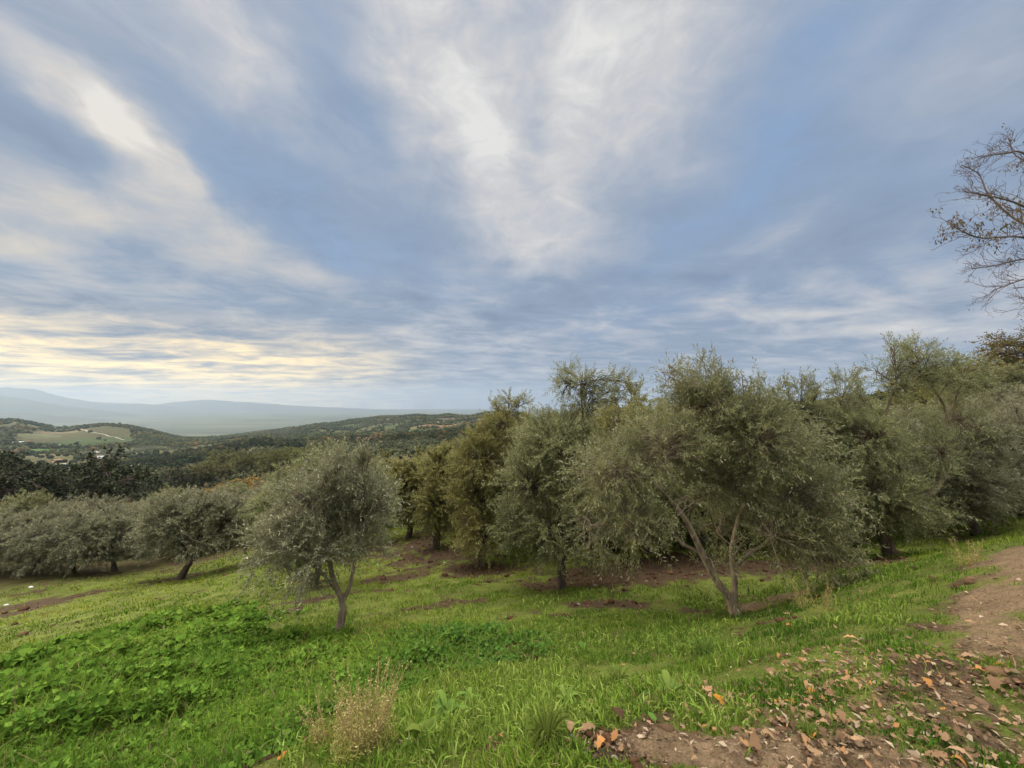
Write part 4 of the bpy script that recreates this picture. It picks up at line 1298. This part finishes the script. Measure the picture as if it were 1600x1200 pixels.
# ------------------------------------------------------------------ bare tree reaching in over the path
def bare_tree():
    rng = np.random.default_rng(31)
    bx, by = 9.7, 5.4
    g = np.array([bx, by, H(bx, by)])
    root = tag(empty("bare_tree", tuple(g)), "bare brown branched tree with a few hanging leaves, reaching into the sky over the path", "tree")
    W = lambda px, py, d: ray(px, py) * d - g
    fork = np.array([-.2, .1, 2.6])
    tops = [[(1730, 400, 5.6), (1640, 365, 5.7), (1590, 345, 5.8), (1545, 305, 5.9), (1530, 272, 6.0), (1502, 258, 6.0)],
            [(1735, 420, 5.6), (1660, 385, 5.5), (1590, 370, 5.5), (1535, 372, 5.4), (1505, 362, 5.4), (1486, 352, 5.4)],
            [(1725, 380, 5.7), (1660, 320, 6.0), (1610, 260, 6.1), (1584, 240, 6.2), (1578, 218, 6.2)],
            [(1740, 430, 5.8), (1660, 410, 6.0), (1600, 405, 6.1), (1555, 415, 6.2), (1520, 420, 6.2)],
            [(1740, 450, 5.6), (1670, 440, 5.6), (1610, 435, 5.6), (1575, 445, 5.6), (1550, 455, 5.6)],
            [(1720, 350, 5.2), (1660, 290, 5.2), (1600, 240, 5.3), (1570, 240, 5.3), (1530, 245, 5.4)],
            [(1730, 400, 5.1), (1650, 350, 5.0), (1590, 318, 5.0), (1540, 305, 5.0), (1510, 300, 5.0)],
            [(1745, 450, 5.4), (1680, 462, 5.4), (1640, 470, 5.4), (1612, 474, 5.4)],
            [(1780, 300, 5.6), (1740, 220, 5.6), (1690, 160, 5.7), (1660, 110, 5.7)], [(1830, 250, 5.8), (1840, 160, 5.9), (1830, 80, 6.0)]]
    limbs = [([(0, 0, -.2), (-.05, .02, 1.2), tuple(fork), (-.3, .1, 3.6)], .17, .10)]
    for t in tops:
        limbs.append(([tuple(fork)] + [tuple(W(*q)) for q in t], .028, .005))
    vs, fs, off = limb_mesh(limbs, 3.3, 8)
    starts = []                      # (point, direction, length, radius)
    for pts, r0, r1 in limbs[1:]:
        L = smooth_line(pts, 60)
        T = unit(np.gradient(L, axis=0))
        for i in range(14, 60, 2):
            for _ in range(2):
                if rng.uniform() < .72:
                    k = i / 60
                    p = unit(T[i] * .75 + rng.normal(size=3) * .62)
                    starts.append((L[i], p, rng.uniform(.20, .50) * (1.2 - .6 * k), .0049 * (1.2 - .5 * k)))
    tips = []
    for level in range(3):
        n = len(starts)
        P0 = np.array([s[0] for s in starts])
        D = np.array([s[1] for s in starts])
        Ln = np.array([s[2] for s in starts])
        Rd = np.array([s[3] for s in starts])
        K = 7
        P = [P0]
        d = D
        for k in range(K - 1):
            d = unit(d + rng.normal(size=(n, 3)) * .20 + np.array([-.02, 0, .05]))
            P.append(P[-1] + d * (Ln / (K - 1))[:, None])
        P = np.stack(P, 1)
        v, f = tubes(P, np.maximum(Rd[:, None] * np.linspace(1, .5, K)[None], .0016), 4)
        vs.append(v)
        fs.append(f + off)
        off += len(v)
        tips += list(zip(P[:, -1], d))
        if level == 2:
            break
        nxt = []
        for i in range(n):
            for j in range(2, K):
                if rng.uniform() < (.58 if level == 0 else .38):
                    t = unit(P[i, j] - P[i, j - 1])
                    nxt.append((P[i, j], unit(t * .8 + rng.normal(size=3) * .6), Ln[i] * rng.uniform(.32, .6), Rd[i] * .68))
        starts = nxt
    m = bark_mat("bare_bark", (.085, .066, .066), (.18, .145, .14), 20)
    mesh_obj("trunk", np.concatenate(vs), np.concatenate(fs), m, root, smooth=True)
    tp = np.array([t[0] for t in tips])
    gp = np.array([W(1500, 355, 5.4), W(1530, 350, 5.4), W(1592, 215, 5.9), W(1585, 260, 6.0), W(1545, 365, 5.5), W(1600, 330, 5.6)])
    dist = np.min(np.linalg.norm(tp[:, None] - gp[None], axis=-1), axis=1)
    ok = np.where(rng.uniform(size=len(tp)) < np.exp(-(dist / .34) ** 2) * .6 + .004)[0]
    tp = np.repeat(tp[ok], 3, 0) + rng.normal(size=(len(ok) * 3, 3)) * .03
    n = len(tp)
    ld = unit(np.array([0, 0, -1.0]) + rng.normal(size=(n, 3)) * .45)
    q = leaves_from(tp, ld, rng.normal(size=(n, 3)), rng.uniform(.035, .07, n), rng.uniform(.014, .024, n), rng, .2)
    ml = leaf_mat("withered_leaves", [(0, (.09, .085, .03)), (.6, (.16, .14, .05)), (1, (.20, .11, .05))], transl=.3)
    mesh_obj("leaves", q, np.arange(n * 4).reshape(-1, 4), ml, root)


bare_tree()


# ------------------------------------------------------------------ turf, weeds and fallen leaves
def scatter(n, r0, r1, a0, a1, rng):
    """points spread so that they look equally dense near and far"""
    a = R(1) * rng.uniform(a0, a1, n)
    r = np.exp(rng.uniform(math.log(r0), math.log(r1), n))
    return r * np.sin(a), r * np.cos(a), r


def blades(p, h, w, rng, lean=.45, tint=None, curl=.5):
    n = len(p)
    a = rng.uniform(0, 6.283, n)
    d = np.stack([np.cos(a), np.sin(a), np.zeros(n)], -1)
    b = rng.uniform(0, 6.283, n)
    s = np.stack([np.cos(b), np.sin(b), np.zeros(n)], -1) * (w / 2)[:, None]
    le = (np.abs(rng.normal(size=n)) * lean)[:, None]
    up = np.array([0, 0, 1.0])
    hh = h[:, None]
    m = p + (up * .55 + d * le * .35) * hh
    t = p + (up * (1 - curl * le * .5) + d * le * 1.05) * hh
    v = np.stack([p - s * .7, p + s * .7, m + s, m - s, t], 1)
    i = np.arange(n)[:, None] * 5
    return v.reshape(-1, 3), [i + np.array([[0, 1, 2, 3]]), i + np.array([[3, 2, 4]])], np.repeat(tint, 5, 0)


M_GREEN = tint_mat("turf_leaves", .30, .6)


def turf_tint(x, y, r, rng):
    n = fbm(x * .5, y * .5, octaves=3, seed=81)
    u = np.clip(n * 1.5 - .25 + rng.normal(size=len(x)) * .18, 0, 1)
    c = pick([(0, (.048, .108, .015)), (.35, (.090, .168, .020)), (.7, (.150, .230, .030)), (1, (.25, .29, .055))], u)
    yel = sstep(r, 7.5, 12)[:, None] * .6
    return c * (1 - yel) + c * np.array([1.45, 1.18, .9]) * yel


def build_turf():
    rng = np.random.default_rng(41)
    x, y, r = scatter(420000, 1.25, 26, -64, 64, rng)
    soil, lush, lit = cover(x, y)
    tuft = fbm(x * 3.2, y * 3.2, octaves=3, seed=83)
    keep = rng.uniform(size=len(x)) < (1 - .93 * soil) * (1 - .40 * np.clip(lit, 0, 1)) * (1 - .45 * lush) * (.22 + 1.2 * sstep(tuft, .36, .6))
    x, y, r, tuft = x[keep], y[keep], r[keep], tuft[keep]
    p = np.stack([x, y, height(x, y) - .01], -1)
    tram = gmask(x, y, PATH_P)
    h = (.020 + .050 * sstep(tuft, .35, .75)) * (1 - .55 * np.clip(tram, 0, 1)) * rng.uniform(.5, 1.25, len(x)) * (1 + .035 * r)
    w = np.maximum(.0055, r * .0011) * rng.uniform(.6, 1.5, len(x))
    v, f, t = blades(p, h, w, rng, .55, turf_tint(x, y, r, rng))
    # straw and dead blades among the green
    k = rng.uniform(size=len(x)) < .09
    t.reshape(-1, 5, 3)[k] = np.array([.26, .20, .10]) * rng.uniform(.6, 1.2, (k.sum(), 1, 1))
    ob = mesh_obj("grass", v, f, M_GREEN, colors=t)
    tag(ob, "green turf of short grass on the slope", "grass", kind="stuff")
    # broad seedling blades in the middle of the bank
    x, y, r = scatter(60000, 1.4, 9, -30, 45, rng)
    soil, lush, lit = cover(x, y)
    n = fbm(x * 1.1, y * 1.1, octaves=3, seed=85)
    keep = rng.uniform(size=len(x)) < (1 - .97 * soil) * (1 - .8 * np.clip(lit, 0, 1)) * (1 - lush) * sstep(n, .36, .58)
    x, y, r = x[keep], y[keep], r[keep]
    p = np.stack([x, y, height(x, y) - .01], -1)
    h = rng.uniform(.045, .10, len(x)) * (1 + .02 * r)
    w = np.maximum(.009, r * .0022) * rng.uniform(.7, 1.4, len(x))
    t = pick([(0, (.095, .165, .022)), (.5, (.155, .225, .036)), (1, (.23, .29, .07))], rng.uniform(size=len(x)))
    v, f, t = blades(p, h, w, rng, .6, t, .9)
    ob = mesh_obj("seedling_grass", v, f, M_GREEN, colors=t)
    tag(ob, "bright broad bladed seedling grass on the bank", "grass", kind="stuff")


build_turf()


def build_weeds():
    rng = np.random.default_rng(43)
    x, y, r = scatter(150000, 1.5, 14, -64, 20, rng)
    soil, lush, lit = cover(x, y)
    keep = rng.uniform(size=len(x)) < lush * 1.1
    x, y, r, lush = x[keep], y[keep], r[keep], lush[keep]
    n = len(x)
    clump = fbm(x * 1.9, y * 1.9, octaves=3, seed=87)
    top = .04 + .20 * sstep(clump, .3, .72) * lush
    hh = top * rng.uniform(.25, 1.0, n) ** .6
    c = np.stack([x, y, height(x, y) + hh], -1)
    rad = np.maximum(.014, .0038 * r) * np.exp(rng.normal(size=n) * .35)
    nr = unit(np.array([0, 0, .95]) + rng.normal(size=(n, 3)) * .55)
    a = unit(np.cross(nr, rng.normal(size=(n, 3))))
    b = np.cross(nr, a)
    k = 7
    w = np.arange(k) * 2 * math.pi / k
    lob = 1 + .16 * np.cos(w * 3 + rng.uniform(0, 6.28, (n, 1)))
    ring = c[:, None] + (rad[:, None] * lob)[..., None] * (np.cos(w)[None, :, None] * a[:, None] + np.sin(w)[None, :, None] * b[:, None]) + nr[:, None] * (rad[:, None] * .25 * np.cos(2 * w + rng.uniform(0, 6.28, (n, 1))))[..., None]
    v = np.concatenate([c[:, None] - nr[:, None] * (rad * .25)[:, None, None], ring], 1)
    i = np.arange(n)[:, None] * (k + 1)
    f = np.concatenate([i + np.array([[0, 1 + j, 1 + (j + 1) % k]]) for j in range(k)])
    cool = sstep(x, -2.2, -.4) * .5
    u = np.clip(rng.uniform(0, 1, n) * .6 + .6 * (fbm(x * .9, y * .9, seed=88) - .3), 0, 1)
    t = pick([(0, (.048, .105, .017)), (.5, (.105, .19, .026)), (1, (.19, .28, .05))], u)
    t2 = pick([(0, (.032, .085, .022)), (.6, (.068, .145, .036)), (1, (.14, .225, .065))], u)
    t = t * (1 - cool[:, None]) + t2 * cool[:, None]
    ob = mesh_obj("mallow_weeds", v.reshape(-1, 3), f, M_GREEN, colors=np.repeat(t, k + 1, 0))
    tag(ob, "lush round leaved mallow and nettle weeds covering the slope", "weeds", kind="stuff")
    # long leaves and stalks in between
    k = rng.integers(0, n, 26000)
    p = np.stack([x[k], y[k], height(x[k], y[k])], -1)
    h = (top[k] + .06) * rng.uniform(.7, 1.3, len(k))
    t = turf_tint(x[k], y[k], r[k], rng)
    m = rng.uniform(size=len(k)) < .10
    t[m] = np.array([.22, .18, .09])
    v, f, t = blades(p, h, np.maximum(.006, r[k] * .0016), rng, .6, t)
    ob = mesh_obj("weed_stalks", v, f, M_GREEN, colors=t)
    tag(ob, "long blades and stalks among the mallow weeds", "weeds", kind="stuff")


build_weeds()

OAK = np.array([(0, 0), (.07, .10), (.20, .16), (.15, .28), (.30, .36), (.22, .48), (.34, .60), (.22, .70), (.20, .86), (.08, .92), (0, 1.0)])


def oak_leaf(n, rng, size):
    """curled lobed leaves lying at random; returns (n, k, 3) offsets"""
    o = np.concatenate([OAK, (OAK * [-1, 1])[-2:0:-1]])
    k = len(o)
    x = o[None, :, 0] * size[:, None] * rng.uniform(.55, .95, (n, 1))
    y = (o[None, :, 1] - .5) * size[:, None]
    cu, cv = rng.uniform(-.6, 1.5, (n, 1)), rng.normal(size=(n, 1)) * .6
    z = (cu * x ** 2 + cv * y ** 2) / size[:, None] * 1.6 + rng.normal(size=(n, k)) * .03 * size[:, None]
    z = z - z.min(axis=1, keepdims=True)
    tl = rng.normal(size=(n, 2, 1)) * .13
    z = z + x * tl[:, 0] + y * tl[:, 1]
    a = rng.uniform(0, 6.283, (n, 1))
    return np.stack([x * np.cos(a) - y * np.sin(a), x * np.sin(a) + y * np.cos(a), z], -1), k


def oak_faces(n, k):
    half = len(OAK)
    q = []
    for i in range(half - 1):
        l0, l1 = (k - i) % k, (k - i - 1) % k
        q.append((i, i + 1, l1 if i < half - 2 else half - 1, l0))
    tri = [(0, 1, k - 1), (half - 2, half - 1, half)]
    quads = np.array([z for z in q[1:-1]])
    i = np.arange(n)[:, None, None] * k
    return [(i + quads[None]).reshape(-1, 4), (i + np.array(tri)[None]).reshape(-1, 3)]


DEAD_STOPS = [(0, (.055, .034, .022)), (.3, (.11, .067, .041)), (.55, (.18, .112, .062)), (.85, (.28, .185, .108)), (.97, (.27, .13, .05)), (1, (.34, .17, .04))]
M_DEAD = tint_mat("dead_leaves", .15, .3)


def build_litter():
    rng = np.random.default_rng(47)
    x, y, r = scatter(60000, 1.25, 9, -20, 66, rng)
    soil, lush, lit = cover(x, y)
    keep = rng.uniform(size=len(x)) < np.clip(lit, 0, 1) * .15 / (1 + .02 * r) + .0045 * (x > -.5)
    x, y, r = x[keep], y[keep], r[keep]
    n = len(x)
    o, k = oak_leaf(n, rng, np.exp(rng.normal(size=n) * .38) * .029 * (1 + .07 * r))
    p = np.stack([x, y, height(x, y) + .012 + rng.uniform(0, .016, n)], -1)
    v = (o + p[:, None]).reshape(-1, 3)
    t = np.repeat(pick(DEAD_STOPS, rng.uniform(size=n)), k, 0)
    ob = mesh_obj("fallen_leaves", v, oak_faces(n, k), M_DEAD, colors=t)
    tag(ob, "dry brown oak leaves fallen on the path and bank", "leaves", kind="stuff")
    # small crumbs of leaf, straw and twigs
    x, y, r = scatter(60000, 1.25, 8, -30, 66, rng)
    soil, lush, lit = cover(x, y)
    keep = rng.uniform(size=len(x)) < np.clip(lit, 0, 1) * .30 + .10 * soil
    x, y, r = x[keep], y[keep], r[keep]
    n = len(x)
    p = np.stack([x, y, height(x, y) + .006], -1)
    a = rng.uniform(0, 6.283, n)
    d = np.stack([np.cos(a), np.sin(a), rng.normal(size=n) * .25], -1)
    L = rng.uniform(.008, .05, n)
    q = leaves_from(p, d, np.array([0, 0, 1.]) + rng.normal(size=(n, 3)) * .4, L, np.maximum(.002, L * rng.uniform(.08, .7, n)), rng)
    t = np.repeat(pick([(0, (.07, .045, .03)), (.5, (.20, .14, .09)), (1, (.40, .32, .22))], rng.uniform(size=n)), 4, 0)
    ob = mesh_obj("leaf_litter", q, np.arange(n * 4).reshape(-1, 4), M_DEAD, colors=t)
    tag(ob, "crumbled dead leaf, straw and twig litter on bare earth", "litter", kind="stuff")
    # clods of earth and little stones
    x, y, r = scatter(60000, 1.3, 22, -62, 62, rng)
    soil, lush, lit = cover(x, y)
    keep = rng.uniform(size=len(x)) < soil * .30
    x, y, r = x[keep], y[keep], r[keep]
    n = len(x)
    s = np.exp(rng.normal(size=n) * .55) * .008 * (1 + .16 * r)
    path = sstep(gmask(x, y, PATH_P), .15, .6)
    s = s * (1 - .68 * path)
    v, f = bake(ICO_V, ICO_F, np.stack([x, y, height(x, y) + s * .2], -1), np.stack([s, s * .9, s * .65], -1), rng, .2)
    c = np.array([.085, .048, .028])[None] * (1 - path[:, None]) + np.array([.165, .118, .074])[None] * path[:, None]
    c = c * rng.uniform(.6, 1.5, (n, 1))
    g = rng.uniform(size=n) < .03
    c[g] = np.array([.20, .175, .145])
    ob = mesh_obj("earth_clods", v, f, M_DEAD, colors=np.repeat(c, 12, 0))
    tag(ob, "crumbly brown earth clods and small stones on bare patches", "dirt", kind="stuff")


build_litter()


# ------------------------------------------------------------------ single plants one can point at
def on_ground(px, py):
    x, y = ground_at(px, py)
    return x, y, H(x, y)


def golden_weed(px, py, h, n_stem, label, seed, spread=.55):
    rng = np.random.default_rng(seed)
    g = on_ground(px, py)
    root = tag(empty("dry_weed", g), label, "weed")
    n, K = n_stem, 7
    a = rng.uniform(0, 6.283, n)
    d = unit(np.stack([np.cos(a) * spread, np.sin(a) * spread, np.ones(n) * .9], -1) * rng.uniform(.4, 1, (n, 1)) + np.array([0, 0, .45]))
    L = h * rng.uniform(.55, 1.05, n)
    t = np.linspace(0, 1, K)
    P = np.stack([np.cos(a), np.sin(a), np.zeros(n)], -1)[:, None] * .04 + d[:, None] * (L[:, None] * t)[..., None]
    P[..., 2] += (L[:, None] * .10) * t ** 2
    P[..., :2] += rng.normal(size=(n, 1, 2)) * .10 * (t ** 2)[None, :, None] * L[:, None, None]
    v, f = tubes(P, np.linspace(.0032, .0014, K)[None] * np.ones((n, 1)), 3)
    mesh_obj("stems", v, f, M_DRYSTEM, root)
    m = n * 46
    b = rng.integers(0, n, m)
    tt = rng.uniform(.30, 1.0, m)
    i0 = np.clip((tt * (K - 1)).astype(int), 0, K - 2)
    fr = (tt * (K - 1) - i0)[:, None]
    p = P[b, i0] * (1 - fr) + P[b, i0 + 1] * fr + rng.normal(size=(m, 3)) * .016 * (1.5 - tt)[:, None]
    q = leaves_from(p, unit(rng.normal(size=(m, 3)) + [0, 0, .6]), rng.normal(size=(m, 3)), rng.uniform(.008, .019, m), rng.uniform(.003, .007, m), rng, .2)
    q0, m0 = q, m
    m = n * 44
    a = rng.uniform(0, 6.283, m)
    p = np.stack([np.cos(a), np.sin(a), np.zeros(m)], -1) * (rng.uniform(0, 1, (m, 1)) ** .6) * h * .42
    p[:, 2] = rng.uniform(.0, .42, m) * h
    q = leaves_from(p, unit(rng.normal(size=(m, 3)) + [0, 0, .8]), rng.normal(size=(m, 3)), rng.uniform(.015, .04, m), rng.uniform(.002, .006, m), rng, .2)
    mesh_obj("leaves", np.concatenate([q0, q]), np.arange((m + m0) * 4).reshape(-1, 4), [M_SEED, M_WEEDLEAF], root, mat_ids=[0] * m0 + [1] * m)  # seed heads are joined into this part with the leaves


M_DRYSTEM = plain_mat("dry_stem", (.34, .25, .12))
M_SEED = leaf_mat("seed_heads", [(0, (.24, .19, .06)), (.6, (.38, .31, .11)), (1, (.48, .41, .18))], transl=.3, vary=.1)
M_WEEDLEAF = leaf_mat("weed_leaves", [(0, (.17, .18, .04)), (.6, (.30, .26, .07)), (1, (.40, .33, .10))], transl=.3, vary=.1)
golden_weed(570, 1178, .42, 60, "bushy golden dry weed with feathery seed heads above dug earth", 51)
golden_weed(515, 1165, .30, 20, "small straw coloured dry weed leaning against the bushy golden one", 52, .8)
golden_weed(1283, 958, .42, 7, "sparse dry stalk weed with reddish seeds beside the big twisted olive", 53, .5)
golden_weed(1255, 950, .34, 8, "pale dry stalk weed a step behind the reddish sparse one", 54, .5)
golden_weed(1510, 885, .30, 9, "dry straw weed on the grassy verge before the grey low olive", 55, .6)


def rosette(px, py, n, L, wd, label, seed, mat, lift=.9, name="broadleaf_weed", cat="weed", group=None):
    rng = np.random.default_rng(seed)
    g = on_ground(px, py)
    a = rng.uniform(0, 6.283, n)
    K = 6
    t = np.linspace(0, 1, K)
    ll = L * rng.uniform(.55, 1.1, n)
    up = lift * rng.uniform(.5, 1.2, n)
    out = np.stack([np.cos(a), np.sin(a), np.zeros(n)], -1)
    P = out[:, None] * (ll[:, None] * t)[..., None] * .8
    P[..., 2] = (ll * up)[:, None] * (t - .62 * t ** 2.2)
    s = np.stack([-np.sin(a), np.cos(a), np.zeros(n)], -1)
    w = wd * np.array([.25, .65, 1, .95, .65, .05]) * .5
    rows = np.stack([P - s[:, None] * w[None, :, None] + np.array([0, 0, 1.]) * (w * .5)[None, :, None], P, P + s[:, None] * w[None, :, None] + np.array([0, 0, 1.]) * (w * .5)[None, :, None]], 2)
    i = (np.arange(n) * K * 3)[:, None, None]
    q = np.array([(k * 3 + c, k * 3 + c + 1, k * 3 + c + 4, k * 3 + c + 3) for k in range(K - 1) for c in (0, 1)])
    ob = mesh_obj(name, rows.reshape(-1, 3), (i + q[None]).reshape(-1, 4), mat, smooth=True)
    ob.location = g
    return tag(ob, label, cat, group)


M_DOCK = leaf_mat("dock_leaves", [(0, (.09, .15, .028)), (.6, (.14, .205, .04)), (1, (.20, .26, .065))], transl=.3, vary=.2, spec=.05, rough=.8)
M_TUFT = leaf_mat("tuft_blades", [(0, (.05, .085, .014)), (.6, (.08, .12, .02)), (1, (.12, .16, .03))], transl=.3, vary=.1, spec=.05, rough=.8)
rosette(700, 1120, 11, .19, .045, "pale green dock with long upright leaves in bright grass, biggest of its kind", 61, M_DOCK, 1.5)
rosette(735, 1095, 8, .17, .04, "pale green dock just uphill of the biggest dock", 62, M_DOCK, 1.5)
rosette(668, 1152, 9, .15, .05, "low dock rosette between the golden dry weed and the biggest dock", 63, M_DOCK, 1.1)
rosette(885, 1098, 9, .13, .035, "dock rosette with narrow leaves among the seedling grass", 64, M_DOCK, 1.2)
rosette(1045, 1085, 9, .16, .05, "flat broadleaf rosette near the first fallen oak leaves", 65, M_DOCK, .9)
rosette(1395, 1010, 10, .09, .025, "spreading green weed on the bank above the leaf litter", 66, M_DOCK, 1.0)
rosette(1280, 1118, 9, .06, .02, "small dark green weed among fallen leaves by the bare path", 67, M_TUFT, 1.0)
rosette(1265, 935, 9, .18, .06, "leafy green weed beside the dry stalks under the big olive", 68, M_DOCK, 1.7)
rosette(855, 1165, 190, .17, .006, "dense dark green grass tuft beside the dug brown soil", 71, M_TUFT, 1.9, "grass_tuft", "grass tuft")
rosette(1100, 1028, 170, .18, .007, "dark green grass tuft in the middle of the bank below the big olive", 72, M_TUFT, 1.8, "grass_tuft", "grass tuft")
rosette(965, 1070, 120, .16, .007, "bright grass tuft among seedlings on the open bank", 73, M_DOCK, 1.8, "grass_tuft", "grass tuft")
rosette(1265, 1150, 120, .08, .004, "tiny low grass tuft on the bare earth", 74, M_TUFT, 1.2, "grass_tuft", "grass tuft")


def show_leaf(px, py, size, c, label, seed):
    rng = np.random.default_rng(seed)
    x, y, z = on_ground(px, py)
    o, k = oak_leaf(1, rng, np.array([size]))
    ob = mesh_obj("fallen_leaf", o[0], oak_faces(1, k), M_DEAD, colors=np.repeat(np.array([c]), k, 0))
    ob.location = (x, y, z + .04)
    tag(ob, label, "leaf")


show_leaf(1123, 1106, .085, (.40, .19, .03), "bright orange oak leaf lying on the grass at the litter's edge", 81)
show_leaf(1105, 1088, .09, (.36, .20, .12), "large pale brown oak leaf just behind the bright orange one", 82)
show_leaf(440, 1192, .07, (.42, .12, .04), "rust red leaf at the foot of the weedy slope", 83)
show_leaf(940, 1183, .07, (.45, .22, .08), "orange brown leaf on the dug soil near the dark grass tuft", 84)
show_leaf(1330, 1008, .10, (.42, .24, .12), "long tan leaf on the green bank above the leaf litter", 85)


def pale_stone(px, py, s, label, seed):
    rng = np.random.default_rng(seed)
    x, y, z = on_ground(px, py)
    v, f = bake(ICO_V, ICO_F, np.zeros((1, 3)), np.array([[s, s * .7, s * .4]]), rng, .12)
    ob = mesh_obj("stone", v, f, M_STONE)
    ob.location = (x, y, z + s * .12)
    tag(ob, label, "stone")


M_STONE = plain_mat("pale_stone", (.55, .53, .50))
pale_stone(48, 918, .11, "flat white stone in the grass beside the bare track", 91)
pale_stone(10, 946, .10, "pale stone on the bare brown track", 92)
pale_stone(694, 879, .035, "small white stone on the brown soil under the row of olives", 93)
